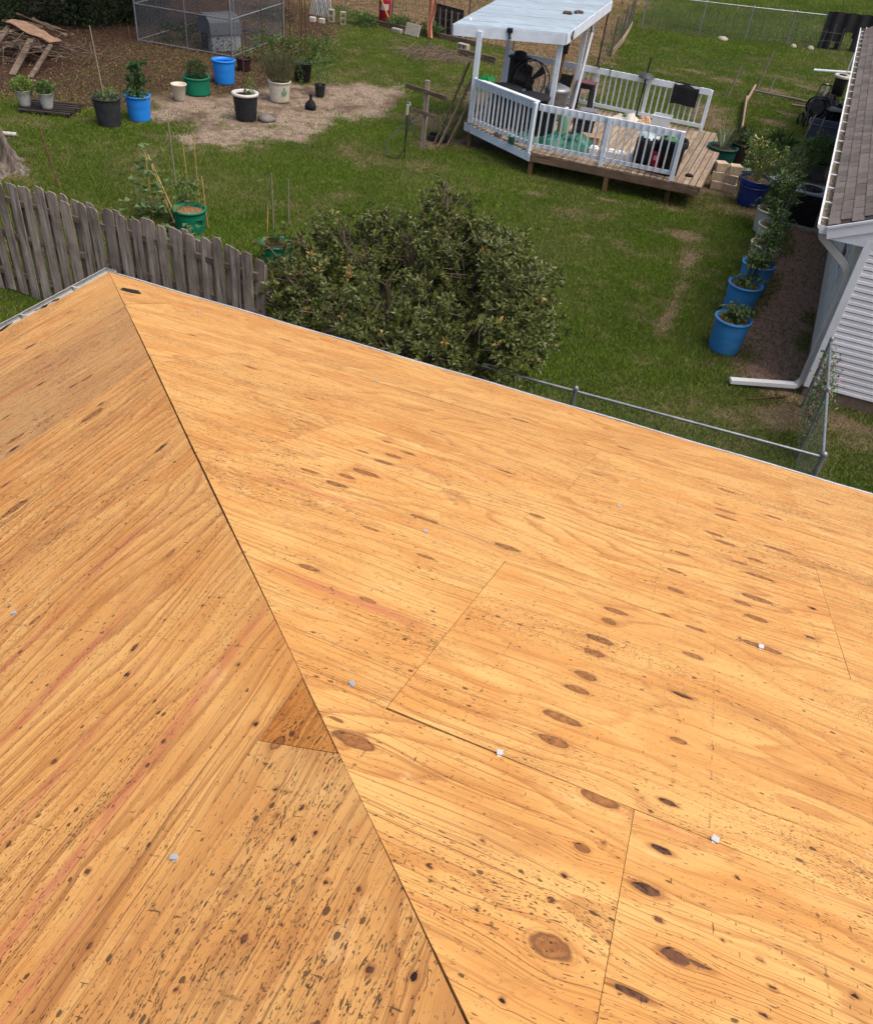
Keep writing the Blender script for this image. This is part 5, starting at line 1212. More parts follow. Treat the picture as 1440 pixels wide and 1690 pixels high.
# ================================================================== dog kennel with dog house
def make_kennel():
    k = thing('dog_kennel', 'chain link dog kennel with tube frame and gate at the back left', 'kennel', (-12.4, 20.2, 0))
    H = 1.85; A, B, C_, D_ = (-14.0, 18.25), (-10.84, 18.6), (-11.15, 22.2), (-14.3, 21.9)
    for (a, b, mids) in ((A, B, (.53,)), (B, C_, (.06,)), (C_, D_, ()), (D_, A, ())):
        KT = plain('shaded_kennel_tube', (.20, .21, .215), .6, .25, 9, .3, .3)  # tree shade over the kennel is put into the darker tube colour
        for z in (.04, 1.02, H): MB().tube([(*a, z), (*b, z)], .019, 7).build('rail', KT, k)
        for m_ in mids: MB().tube([(a[0]+(b[0]-a[0])*m_, a[1]+(b[1]-a[1])*m_, 0), (a[0]+(b[0]-a[0])*m_, a[1]+(b[1]-a[1])*m_, H)], .018, 7).build('upright', KT, k)
        tag(chain_mesh(a, b, .04, H, .11, .0045).build('wire_mesh', plain('dark_galvanised_wire', (.11, .115, .12), .6, .25, 20, .3, .2), k), None, None, None, 'stuff')
    for p in (A, B, C_, D_): MB().tube([(*p, 0), (*p, H+.03)], .024, 8).build('post', KT, k)
    MB().add([(-14.1, 20.2, H+.04), (-10.95, 20.4, H+.04), (C_[0], C_[1], H+.04), (D_[0], D_[1], H+.04)], [(0, 1, 2, 3)]).build('shade_cloth', BLACKM, k)
    d = thing('dog_house', 'grey plastic dog house with dark roof inside the kennel', 'dog house', (-11.75, 19.35, 0))
    m = MB(); wv = .46; L = .98; cx, cy, an = -11.75, 19.35, 1.05
    def q(x, y, z): return (cx+x*math.cos(an)-y*math.sin(an), cy+x*math.sin(an)+y*math.cos(an), z)
    GL = plain('light_grey_plastic', (.34, .35, .36), .6, .12, 5); GD = plain('slate_plastic', (.075, .085, .095), .6, .12, 5)
    m.add([q(x, y, z) for x in (-L/2, L/2) for (y, z) in ((-wv, 0), (wv, 0), (wv*.93, .48), (-wv*.93, .48))], [(0, 1, 2, 3), (7, 6, 5, 4), (0, 4, 5, 1), (2, 6, 7, 3), (1, 5, 6, 2), (3, 7, 4, 0)]).build('base', GL, d, bevel=.03)
    m = MB(); pr = [(-wv*1.05, .46), (-wv*.85, .80), (-wv*.4, .98), (wv*.4, .98), (wv*.85, .80), (wv*1.05, .46)]
    n = len(pr); m.add([q(x, y, z) for x in (-L*.54, L*.54) for (y, z) in pr], [tuple(range(n)), tuple(range(n, 2*n))[::-1]]+[(i, n+i, n+(i+1) % n, (i+1) % n) for i in range(n)]).build('roof', GD, d, bevel=.02)
    MB().add([q(-L/2-.03, y, z) for y, z in ((-.22, .03), (.22, .03), (.22, .5), (.1, .66), (-.1, .66), (-.22, .5))], [(0, 1, 2, 3, 4, 5)]).build('doorway', BLACKM, d, solid=.01)
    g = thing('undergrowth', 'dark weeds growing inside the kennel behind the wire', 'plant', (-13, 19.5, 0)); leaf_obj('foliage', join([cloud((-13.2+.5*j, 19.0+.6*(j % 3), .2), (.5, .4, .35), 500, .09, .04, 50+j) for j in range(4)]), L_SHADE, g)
make_kennel()

# ================================================================== lumber pile, stump and left yard
def left_yard():
    SHEET = wood('torn_board', lin(105, 80, 64), lin(150, 120, 98), lin(180, 150, 126), 0, 40.)
    spec = [((-15.5, 15.0), (-14.0, 14.75), .62, .16, 'broken pale veneer sheet on top of the lumber pile'), ((-15.9, 15.5), (-13.9, 15.45), .66, .13, 'long brown board at the back of the lumber pile'), ((-16.2, 14.6), (-14.4, 15.2), .48, .14, 'dark board under the pale veneer sheet'), ((-15.8, 16.0), (-14.5, 15.8), .5, .2, 'wide dark plank at the far side of the lumber pile')]
    for i, (a, b, z, w_, lab) in enumerate(spec):
        m = MB(); A = Vector((*a, z+.12)); B = Vector((*b, z-.08)); u = (B-A).normalized(); s_ = Vector((-u.y, u.x, 0))*(.36 if i == 0 else w_*.5)
        rr = random.Random(i); jag = [rr.uniform(-.09, .09) for _ in range(9)]
        m.sheet(None, 8, 3, lambda s, t, A=A, u=u, s_=s_, jag=jag, B=B: tuple(A+u*((B-A).length*(s+(jag[round(t*8)]*.8 if s > .9 else 0)))+s_*(2*t-1)*(1-.35*s*(i == 0))+Vector((0, 0, -.1*(t-.3)**2-.05*s*s*(i == 0)+.035*math.sin(s*9+t*5)))), False)
        tag(m.build('scrap_board', SHEET if i == 0 else (BROWNX if i == 1 else GREYX), None, (a[0], a[1], 0), solid=.02), lab, 'board', 'boards of the lumber pile')
    rr = random.Random(17)
    for k, lab in enumerate(['dark split board lying low at the front of the lumber pile', 'thin curved bark slab on the lumber pile', 'short reddish board end sticking out of the lumber pile', 'narrow grey lath across the top of the lumber pile', 'dark rotten board at the left of the lumber pile', 'pale splintered lath beside the broken veneer sheet', 'brown board resting low behind the leaning planks']):
        x, y, z = -15.0+rr.uniform(-.7, .6), 14.5+rr.uniform(-.7, .9), .15+.07*k; a = rr.uniform(-.5, .5)+(.2 if k % 2 else -.15); L = rr.uniform(.9, 1.8); w_ = rr.uniform(.06, .2)
        m = MB(); m.sheet(None, 7, 2, lambda s, t, x=x, y=y, z=z, a=a, L=L, w_=w_, k=k: (x+math.cos(a)*L*(s-.5)-math.sin(a)*w_*(t-.5)*(1+.3*math.sin(s*9+k)), y+math.sin(a)*L*(s-.5)+math.cos(a)*w_*(t-.5), z+.06*math.sin(s*3+k)+.10*s-.05*(2*t-1)**2), False)
        tag(m.build('scrap_board', [GREYX, BARK, BROWNX, GREYX, plain('rotten_wood', (.06, .042, .032), .95, .4, 12), SHEET, BROWNX][k], None, (x, y, 0), solid=.022), lab, 'board', 'boards of the lumber pile')
    lean = [((-13.75, 12.75, 0.02), (-14.35, 14.25, .55), .17, 'grey plank leaning up to the lumber pile, the wider of two'), ((-13.25, 12.85, .02), (-13.75, 14.3, .5), .12, 'grey plank leaning up to the lumber pile, the narrower of two'), ((-13.6, 11.6, .05), (-14.9, 12.5, .35), .2, 'short grey plank at the left edge before the lumber pile'), ((-14.9, 13.3, .3), (-15.6, 14.8, .6), .14, 'half hidden plank at the left of the lumber pile')]
    for a, b, w_, lab in lean: tag(MB().beam(a, b, w_, .04).build('plank', GREYX, None, (a[0], a[1], 0)), lab, 'plank', 'planks leaning on the lumber pile')
    t = thing('brush_pile', 'tangled bare branches heaped under the lumber pile', 'branches', (-14.6, 14.2, 0)); rr = random.Random(5); m = MB()
    for k in range(110):
        x, y = -14.7+rr.gauss(0, .85), 14.4+rr.gauss(0, .8); a = rr.uniform(0, 6.28); L = rr.uniform(.4, 1.3); z = rr.uniform(.03, .5)
        m.tube([(x, y, z), (x+math.cos(a)*L*.5, y+math.sin(a)*L*.5, z+rr.uniform(-.05, .2)), (x+math.cos(a+.4)*L, y+math.sin(a+.4)*L, max(.02, z+rr.uniform(-.3, .2)))], [.016, .012, .005], 5, False)
    m.build('branches', plain('dry_branch', (.13, .095, .065), .9, .4, 9), t)
    t = thing('tree_stump', 'grey split tree stump at the left edge behind the picket fence', 'stump', (-9.15, 7.35, 0)); m = MB()
    def stump_n(s, q): return .11*math.sin(s*6.283*5)*(1-.6*q)+.05*math.sin(s*6.283*9+1)+.045*math.sin(s*6.283*13+q*3)+.02*math.sin(s*6.283*29+q*5)+.015*math.sin(s*6.283*17+q*31)
    m.sheet(None, 72, 20, lambda s, q: (-9.15+(.62-.42*q**.45+stump_n(s, q))*math.cos(6.2832*s)-.25*q, 7.35+(.62-.42*q**.45+stump_n(s, q))*math.sin(6.2832*s)+.1*q, (1.15+.22*math.sin(s*6.283*3+1)+.16*math.sin(s*6.283*7)+.16*abs(math.sin(s*6.283*8.5)))*q**1.2), True)
    m.build('trunk', plain('grey_bark', (.17, .14, .115), .95, .75, 11, .1, bump=1., dirt=(.05, .04, .032), stretch=(1, 1, .18)), t)
    MB().sheet(None, 20, 2, lambda s, q: (-9.40+.27*q*math.cos(6.2832*s), 7.45+.27*q*math.sin(6.2832*s), .95+.1*math.sin(s*6.283*3+1)*q), True).build('heartwood', SHEET, t)
    t = thing('log', 'short pale birch log lying on the grass at the left edge', 'log', (-10.4, 9.0, 0)); MB().tube([(-10.75, 8.85, .05), (-10.2, 9.07, .06)], [.055, .045], 10).build('log_body', plain('pale_bark', (.5, .46, .40), .8, .3, 12), t); MB().tube([(-10.2, 9.07, .06), (-10.19, 9.074, .06)], .043, 10).build('cut_end', SHEET, t)
    for k, (p, q, r_, m_, lab) in enumerate([((-7.49, 7.24, 0), (-7.95, 7.5, 1.0), .016, RUST, 'dark leaning stake left of the cucumber bed'), ((-5.75, 8.6, 0), (-5.80, 8.62, 1.25), .017, STAKE, 'tall grey stake behind the cucumber bed'), ((-5.0, 8.0, 0), (-5.08, 8.05, 1.15), .010, BAMBOO, 'thin bamboo cane, leftmost of the pair beside the green tub'), ((-4.85, 8.1, 0), (-4.9, 8.15, 1.3), .010, BAMBOO, 'thin bamboo cane, taller of the pair beside the green tub'), ((-4.05, 7.2, 0), (-4.16, 7.28, .92), .011, BAMBOO, 'bamboo cane at the right of the green tub'), ((-5.2, 7.1, 0), (-5.22, 7.12, 1.15), .011, BAMBOO, 'bamboo cane inside the cucumber vines'), ((-3.05, 7.85, 0), (-3.07, 7.87, 1.05), .017, STAKE, 'grey stake left of the shrub, tallest of three'), ((-2.95, 8.25, 0), (-2.96, 8.28, .85), .015, STAKE, 'grey stake left of the shrub, nearest to it'), ((-3.0, 7.55, 0), (-2.98, 7.56, .55), .013, BAMBOO, 'short tan stake left of the shrub')]):
        o = MB().tube([p, Vector(p).lerp(Vector(q), .5), q], r_, 7).build('garden_stake', m_, None, p); tag(o, lab, 'stake')
    # cucumber vine and green tubs
    t = thing('cucumber_plant', 'green tub with broad leaved cucumber vine and crossed canes', 'potted plant', (-4.25, 6.95, 0)); tub(t, (-4.25, 6.95, 0), .29, .25, .42, GREENP, CHIPS, seed=31)
    for p, q in (((-4.42, 6.85, .1), (-5.35, 7.35, 1.05)), ((-4.6, 6.95, .05), (-5.40, 7.4, 1.0))): stake(t, p, q, .012, BAMBOO, 'cane')
    r = np.random.default_rng(33); n = 150
    P = np.stack([-5.0+r.normal(0, .33, n), 7.0+r.normal(0, .25, n), .12+.65*r.random(n)**1.6], 1); P[:40] = np.stack([-4.1+r.uniform(-.35, .75, 40), 6.35+r.normal(0, .18, 40), .12+.2*r.random(40)], 1); P[40:70] = np.stack([-5.25+r.normal(0, .12, 30), 7.2+r.normal(0, .12, 30), .5+.75*r.random(30)], 1)
    D = r.normal(0, 1, (n, 3)); D[:, 2] = D[:, 2]*.2-.1; leaf_obj('foliage', leaves_geo(P, D, .16*(.6+.6*r.random(n)), .15*(.6+.6*r.random(n)), None, .15, 34, True), leafmat('cucumber_leaf', (.08, .13, .045), (.18, .26, .10), None, 0, .65, .25, .25), t)
    n = 260; P = np.stack([-4.45+r.normal(0, .16, n), 7.25+r.normal(0, .14, n), .4+.45*r.random(n)], 1); leaf_obj('pepper_foliage', leaves_geo(P, r.normal(0, 1, (n, 3)), .08, .04, None, .25, 35, False), L_MID, t)
    stems(MB(), (-4.8, 7.0), .02, [tuple(p) for p in P[:10]]+[(-5.2, 7.2, .9), (-5.3, 7.25, 1.1), (-3.6, 6.4, .1)], .006).build('stem', plain('green_stem', (.07, .10, .03), .7, .3, 10), t)
    t = thing('plant_tub', 'green tub half hidden behind the left side of the shrub', 'tub', (-2.2, 6.55, 0)); tub(t, (-2.2, 6.55, 0), .28, .24, .42, GREENP, SOIL, seed=37)
left_yard()

# ================================================================== the big shrub
def make_shrub():
    t = thing('shrub', 'large dark green shrub with whorled leaves beyond the roof edge', 'shrub', (1.3, 3.95, 0))
    cl = [(-.66, 4.2, 1.23, .48), (-.63, 3.8, .85, .5), (-.29, 4.4, 1.46, .46), (.23, 3.8, 1.26, .55), (.51, 4.3, 1.67, .55), (.72, 4.4, 1.9, .38), (1.21, 3.6, 1.44, .55), (1.35, 4.2, 1.83, .55), (1.66, 4.4, 2.46, .34), (1.83, 4.3, 2.10, .45),
          (1.93, 3.5, 1.51, .55), (2.23, 4.1, 1.92, .52), (2.46, 4.3, 2.06, .38), (2.78, 3.9, 1.9, .45), (2.58, 3.5, 1.52, .5), (3.05, 3.6, 1.58, .42), (2.86, 4.3, 1.82, .36), (2.95, 3.3, 1.3, .42), (2.25, 3.2, 1.14, .5), (1.03, 3.3, 1.0, .5), (.26, 3.4, 1.0, .5), (.08, 4.5, 1.82, .28), (-.55, 4.5, 1.55, .3),
          (1.60, 4.4, 2.66, .22), (1.56, 4.4, 2.86, .12), (2.2, 4.5, 2.1, .35), (1.0, 4.7, 1.6, .5), (2.0, 4.7, 1.6, .5), (2.6, 3.0, .8, .45), (1.5, 3.0, .8, .5), (.6, 4.45, 2.06, .2), (-1.0, 4.1, .9, .35), (-.42, 3.3, 1.2, .38), (-.12, 3.05, .95, .42), (.3, 2.95, .85, .42), (.85, 2.9, .8, .45), (.0, 3.4, 1.35, .45), (.6, 3.2, 1.2, .45), (1.3, 2.9, .95, .45), (.35, 2.8, .5, .4), (1.9, 2.9, .8, .4), (2.35, 2.95, 1.05, .36), (1.65, 2.9, 1.15, .36), (1.1, 2.85, 1.1, .34), (2.75, 3.0, 1.05, .3)]
    r = np.random.default_rng(77); base = np.array([1.3, 3.95, .0]); GS = []; wood_m = MB()
    tipP = []; tipD = []
    for (x, y, z, q) in cl:
        n = int(205*(q/.5)**2); d = ball_dirs(n, int(r.integers(1e6)), .25)
        k = (.55+.5*r.random(n)**.6)[:, None]; k += ((r.random(n) < .22)*.42*r.random(n))[:, None]
        P = np.array([x, y, z])+d*k*q*np.array([1.08, 1.0, .88]); tipP.append(P); tipD.append(d+np.array([0, 0, .55]))
        # limbs from the base into the clump, with bare twigs that show in the gaps
        b0 = np.array([1.3+(x-1.3)*.25, 3.95+(y-3.95)*.2, .0]); mid = np.array([1.3+(x-1.3)*.65, 3.95+(y-3.95)*.6, z*.5])
        wood_m.tube([tuple(b0), tuple(mid), (x, y, z)], [.045, .032, .016], 6, False)
        for j in range(int(13*(q/.5)**2)):
            e = P[j % n]; wood_m.tube([(x*.6+mid[0]*.4, y*.6+mid[1]*.4, z*.7+mid[2]*.3), tuple((np.array([x, y, z])+e)/2+r.normal(0, .05, 3)), tuple(e)], [.012, .008, .004], 4, False)
    P = np.concatenate(tipP); D = np.concatenate(tipD); D /= np.linalg.norm(D, axis=1, keepdims=True)
    keep = P[:, 2] > .15
    gapn = fbm(P[:, 0]*2.0+P[:, 2]*1.3, P[:, 1]*2.0-P[:, 2]*1.6, 123); keep &= gapn > .44
    P = P[keep]; D = D[keep]; n = len(P)
    A = np.cross(D, np.array([0, 0, 1.])+r.normal(0, .2, (n, 3))); A /= np.linalg.norm(A, axis=1, keepdims=True); B = np.cross(D, A)
    kk = 10
    for j in range(kk):                      # a whorl of leaves at each twig tip
        ph = 2*np.pi*j/kk*2.4+r.uniform(0, .7, n)+P[:, 0]*9; op = (.50+.75*(j/kk))+r.normal(0, .18, n)
        dd = D*np.cos(op)[:, None]+(A*np.cos(ph)[:, None]+B*np.sin(ph)[:, None])*np.sin(op)[:, None]
        GS.append(leaves_geo(P-D*(.035*j/kk), dd, .92*.085*(.6+.8*r.random(n)), .95*.034*(.65+.7*r.random(n)), D, .12, 200+j, True))
    g = join(GS)
    # leaf tone: young bronze leaves come in sprigs, not singly
    rep = np.repeat(np.clip(r.random(n)*.85, 0, 1), 5)
    g = (g[0], g[1], np.clip(g[2]*.35+np.tile(rep, kk)*.55+(np.tile(np.repeat((r.random(n) < .06), 5), kk))*.45, 0, 1))
    leaf_obj('crown', g, L_BUSH, t)
    wood_m.build('branches', plain('shrub_wood', (.13, .095, .07), .9, .35, 12), t)
    print('shrub whorls', n)
make_shrub()

# ================================================================== trees that shade the back left corner
def shade_tree(name, label, base, th, crown, n, seed, leaf, L=.16):
    t = thing(name, label, 'tree', base); r = np.random.default_rng(seed); m = MB()
    x, y, _ = base
    m.tube([(x, y, -.1), (x+.1, y, th*.5), (x+.2, y+.1, th)], [.34, .24, .2], 12)
    gs = []
    for (cx, cy, cz, rx, ry, rz) in crown:
        m.tube([(x+.15, y+.05, th*.8), ((x+cx)/2, (y+cy)/2, th*.6+cz*.45), (cx, cy, cz)], [.15, .1, .04], 7, False)
        for k in range(6):
            d = ball_dirs(1, int(r.integers(1e6)))[0]; m.tube([(cx, cy, cz), (cx+d[0]*rx*.9, cy+d[1]*ry*.9, cz+d[2]*rz*.9)], [.035, .008], 5, False)
        gs.append(cloud((cx, cy, cz), (rx, ry, rz), n, L, L*.45, int(r.integers(1e6)), -.1, .25, .2))
    m.build('trunk', BARK, t); leaf_obj('crown', join(gs), leaf, t)
shade_tree('shade_tree', 'broad leafed tree overhanging the lumber pile at the top left corner', (-19.2, 17.5, 0), 4.2,
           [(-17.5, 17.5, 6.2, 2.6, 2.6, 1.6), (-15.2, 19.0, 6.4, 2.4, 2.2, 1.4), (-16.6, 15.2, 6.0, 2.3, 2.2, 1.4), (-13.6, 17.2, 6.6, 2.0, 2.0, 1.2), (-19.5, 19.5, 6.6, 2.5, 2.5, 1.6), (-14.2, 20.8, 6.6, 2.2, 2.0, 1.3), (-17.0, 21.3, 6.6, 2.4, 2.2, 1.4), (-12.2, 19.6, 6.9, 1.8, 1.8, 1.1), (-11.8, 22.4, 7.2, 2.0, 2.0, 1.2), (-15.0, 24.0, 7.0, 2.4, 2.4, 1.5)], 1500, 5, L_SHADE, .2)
def hedge():
    for i, (x, y, r_, h, lab) in enumerate([(-18.3, 17.6, 1.3, 1.5, 'dark shrub behind the lumber pile in the top left corner'), (-16.7, 18.9, 1.1, 1.2, 'dark low shrub right behind the broken veneer sheet'), (-15.8, 20.6, 1.0, 1.1, 'dark shrub beside the left wall of the kennel'), (-17.6, 15.6, .9, 1.0, 'dark shrub at the left edge beside the lumber pile')]):
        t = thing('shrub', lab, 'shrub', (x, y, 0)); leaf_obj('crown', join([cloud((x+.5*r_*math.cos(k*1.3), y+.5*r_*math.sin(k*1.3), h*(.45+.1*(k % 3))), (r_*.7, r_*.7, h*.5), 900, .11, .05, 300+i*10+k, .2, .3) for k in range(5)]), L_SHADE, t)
        stems(MB(), (x, y), 0, [(x+random.uniform(-.5, .5), y+random.uniform(-.5, .5), h*.7) for _ in range(8)], .02).build('branches', BARK, t)
    t = thing('tree_branch', 'leafy branch tip hanging into the top of the picture beside the kennel', 'branch', (-9.6, 12.6, 3.0))
    gs = []; m = MB()
    for k, (x, y, z) in enumerate([(-10.35, 13.9, 3.28), (-9.9, 13.7, 3.26), (-9.55, 14.0, 3.12), (-9.65, 14.1, 2.95), (-10.8, 13.6, 3.3)]):
        gs.append(cloud((x, y, z), (.22, .2, .12), 70, .15, .055, 400+k, -.3, .2, .3)); m.tube([(x-.6, y+1.2, z+.9), (x-.2, y+.4, z+.35), (x, y, z)], [.02, .012, .005], 5, False)
    leaf_obj('foliage', join(gs), L_MID, t); m.build('twigs', BARK, t)
hedge()

# ================================================================== between the sand and the deck
def mid_yard():
    t = thing('cross_post', 'weathered wood post with two crosspieces left of the deck', 'post', (-2.75, 14.39, 0))
    MB().box((-2.75, 14.39, .75), (.10, .10, 1.52), .1).build('post', GREYW, t); MB().beam((-3.27, 14.31, 1.33), (-2.2, 14.33, 1.22), .035, .09).build('crosspiece', GREYX, t); MB().beam((-3.05, 14.31, .83), (-2.44, 14.33, .77), .035, .08).build('crosspiece', GREYX, t)
    t = thing('standpipe', 'thin water standpipe with tap and looped dark hose on the lawn', 'standpipe', (-2.76, 13.3, 0))
    MB().tube([(-2.76, 13.3, 0), (-2.76, 13.3, 1.15)], .016, 7).build('pipe', BLACK, t); MB().tube([(-2.76, 13.3, .98), (-2.76, 13.3, 1.2)], .034, 10).build('sleeve', CREAM, t)
    MB().tube([(-2.76, 13.3, 1.2), (-2.76, 13.3, 1.32)], .012, 7).tube([(-2.80, 13.3, 1.24), (-2.70, 13.28, 1.25), (-2.68, 13.27, 1.19)], .014, 7).build('tap', GALV, t)
    HG = plain('dark_green_hose', (.018, .032, .028), .45, .3, 10, .4)
    MB().tube([(-2.69, 13.27, 1.16), (-2.70, 13.25, .7), (-2.73, 13.2, .25), (-2.85, 13.1, .03), (-3.2, 13.15, .03), (-3.3, 13.5, .25), (-3.15, 13.9, .5), (-2.95, 14.2, .6), (-2.8, 14.35, .62)], .012, 7).build('hose', HG, t)
    o = MB().tube([(-2.7, 14.5, .02), (-3.3, 15.2, .02), (-3.9, 16.3, .02), (-4.0, 17.3, .025), (-3.5, 18.0, .02), (-2.9, 18.0, .02), (-2.6, 17.2, .02), (-3.1, 16.6, .02), (-2.9, 15.9, .02), (-2.6, 15.6, .05)], .014, 6).build('garden_hose', HG, None, (-3, 16, 0)); tag(o, 'dark hose snaking over bare ground left of the deck', 'hose')
    t = thing('tray', 'black plastic tray on the grass by the deck corner', 'tray', (-2.66, 15.2, 0)); MB().box((-2.66, 15.2, .02), (.5, .36, .02), .2).build('base', BLACK, t)
    for (dx, dy, sx, sy) in ((0, .18, .5, .02), (0, -.18, .5, .02), (.25, 0, .02, .36), (-.25, 0, .02, .36)):
        MB().box((-2.66+dx*math.cos(.2)-dy*math.sin(.2), 15.2+dx*math.sin(.2)+dy*math.cos(.2), .07), (sx, sy, .11), .2).build('side', BLACK, t)
    for k, (a, b, w_, lab) in enumerate([((-2.42, 14.55, 0), (-2.12, 15.85, 1.5), .10, 'long grey board leaning on the deck corner, longest of three'), ((-2.28, 14.85, 0), (-2.02, 15.6, 1.05), .13, 'grey board leaning on the deck corner, nearest the deck'), ((-2.62, 14.85, 0), (-2.40, 16.2, 1.65), .07, 'thin pale pole board leaning left of the deck')]):
        tag(MB().beam(a, b, w_, .035, (1, 0, 0)).build('leaning_board', GREYX, None, a), lab, 'board')
    t = thing('climbing_vine', 'dry vine growing up the leaning boards left of the deck', 'vine', (-2.5, 15.1, 0)); leaf_obj('foliage', join([cloud((-2.48+.06*k, 15.0+.25*k, .4+.25*k), (.14, .14, .2), 60, .06, .03, 500+k) for k in range(4)]), L_MID, t); MB().tube([(-2.5, 14.9, 0), (-2.45, 15.2, .7), (-2.4, 15.6, 1.2)], .008, 5).build('stem', RUST, t)
    # back border clutter
    CB = CONC
    def cinder(c, lab, flat=False, rz=0.):
        t = thing('concrete_block', lab, 'block', c, 'concrete blocks along the back border'); m = MB()
        L, W, H = .40, .20, .20
        def bx(dx, dz, sx, sz):
            if flat: m.box((c[0]+dx*math.cos(rz), c[1]+dx*math.sin(rz), c[2]+H/2+dz), (sx, W, sz), rz)
            else: m.box((c[0]+dz*math.cos(rz), c[1]+dz*math.sin(rz), c[2]+L/2+dx), (sz, W, sx), rz)
        for dz in (-.083, .083): bx(0, dz, L, .034)
        for dx in (-.183, 0, .183): bx(dx, 0, .034, .132)
        m.build('block', CB, t)
    cinder((-11.30, 25.9, 0), 'upright hollow concrete block, leftmost of the upright pair', False, .3); cinder((-10.80, 25.85, 0), 'upright hollow concrete block, rightmost of the upright pair', False, .5)
    cinder((-5.9, 25.45, 0), 'hollow concrete block lying on its side near the gazebo roof', True, -.2)
    for (x, y, s_, lab) in ((-11.75, 25.3, .22, 'small white stone block at the foot of the lattice, leftmost of two'), (-11.40, 25.35, .2, 'small white stone block at the foot of the lattice, rightmost of two')): tag(MB().box((x, y, .08), (s_, .16, .16), .2).build('stone_block', plain('white_stone', (.5, .48, .43), .9, .15, 10), None, (x, y, 0), bevel=.02), lab, 'block')
    tag(MB().box((-8.1, 26.05, .2), (.62, .10, .40), -.25, -.35).build('concrete_slab', CB, None, (-8.1, 26, 0), bevel=.02), 'tilted concrete slab leaning at the back fence', 'slab')
    tag(MB().box((-8.75, 26.15, .07), (.42, .18, .14), -.2).build('concrete_slab', CB, None, (-8.75, 26.15, 0), bevel=.02), 'small flat concrete slab left of the tilted one', 'slab')
    t = thing('lattice_panel', 'white diagonal lattice panel at the back fence', 'lattice', (-11.9, 26.0, 0))
    for k in range(9): MB().beam((-12.25+k*.09, 26.0, .1), (-12.0+k*.09, 26.1, 1.3), .03, .012, (0, 1, 0)).build('lath', WHITE, t)
    for k in range(4): MB().beam((-12.2+k*.2, 26.03, 1.25), (-11.9+k*.2, 26.0, .15), .03, .01, (0, 1, 0)).build('lath', WHITE, t)
    t = thing('gas_canister', 'red canister with white label by the back fence post', 'canister', (-9.82, 27.45, 0)); RED = plain('red_plastic', lin(150, 22, 38), .5, .2, 6)
    MB().lathe((-9.82, 27.35, 0), [(.001, .05), (.2, .05), (.22, .12), (.23, .75), (.2, .85), (.12, .9), (.001, .92)], 20).build('body', RED, t); MB().lathe((-9.82, 27.35, 0), [(.16, 0), (.17, .06)], 18).build('foot_ring', WHITE, t)
    a0 = math.atan2(CAMP[1]-27.35, CAMP[0]+9.82); MB().sheet(None, 8, 1, lambda s, q: (-9.82+.234*math.cos(a0-.7+1.3*s), 27.35+.234*math.sin(a0-.7+1.3*s), .46+.2*q), True).build('label_patch', plain('white_label', lin(205, 190, 188), .5, .25, 25), t)
    t = thing('hanging_cloth', 'orange pink cloth strip hanging on a back fence post', 'cloth', (-7.4, 26.2, 0)); MB().sheet(None, 6, 12, lambda s, q: (-7.45+(s-.5)*.34*(1-.6*q)+.05*math.sin(q*7), 26.1+.07*math.sin(s*11+q*3), 1.30-1.25*q), True).build('cloth', plain('orange_cloth', lin(205, 135, 105), .9, .3, 8), t); MB().tube([(-7.45, 26.2, 0), (-7.45, 26.2, 1.5)], .02, 6).build('peg', RUST, t)
    t = thing('dark_screen', 'dark screen panel with pale upright slats at the back fence', 'screen', (-7.4, 27.3, 0)); MB().beam((-7.95, 27.45, .5), (-6.55, 26.95, .5), .03, .9).build('panel', plain('dark_brown_panel', (.03, .02, .018), .8, .3, 6), t)
    for k in range(5): MB().beam((-7.8+k*.27, 27.36-k*.097, .0), (-7.85+k*.27, 27.36-k*.097, .85), .05, .03, (0, 1, 0)).build('slat', GREYW, t)
    tag(MB().beam((-5.75, 24.6, .1), (-4.3, 24.35, .1), .12, .2).build('timber', GREYX, None, (-5, 24.5, 0)), 'dark squared timber on the grass behind the gazebo', 'timber')
    tag(MB().beam((-9.3, 26.9, 0.0), (-10.4, 27.3, 1.5), .05, .03).build('leaning_stick', BAMBOO, None, (-9.3, 26.9, 0)), 'pale stick leaning left of the red canister', 'stick')
    t = thing('brush_pile', 'flat heap of dry twigs on the back lawn', 'branches', (-6.1, 23.8, 0)); rr = random.Random(8); m = MB()
    for k in range(150):
        x, y = -6.2+rr.gauss(0, .65), 23.85+rr.gauss(0, .45); a = rr.uniform(0, 6.28); L = rr.uniform(.3, .9); z = rr.uniform(.02, .16); m.tube([(x, y, z), (x+math.cos(a)*L*.5, y+math.sin(a)*L*.5, z+.04), (x+math.cos(a+.3)*L, y+math.sin(a+.3)*L, .02)], [.009, .008, .004], 4, False)
    m.build('twigs', plain('dry_twig', (.15, .11, .085), .9, .3, 9), t)
    for i, (x, y, r_, lab) in enumerate([(-10.2, 26.3, .5, 'low leafy weeds right of the upright concrete blocks'), (-9.0, 26.9, .45, 'low weeds growing around the red canister'), (-7.6, 26.6, .4, 'weeds at the foot of the orange cloth'), (-13.0, 24.4, .8, 'dark weeds behind the kennel')]):
        t = thing('weeds', lab, 'weeds', (x, y, 0)); leaf_obj('foliage', join([cloud((x+r_*.6*math.cos(k*1.6), y+r_*.4*math.sin(k*1.6), .18), (r_*.6, r_*.5, .22), 260, .08, .04, 600+i*9+k) for k in range(4)]), L_MID if i < 3 else L_SHADE, t)
mid_yard()

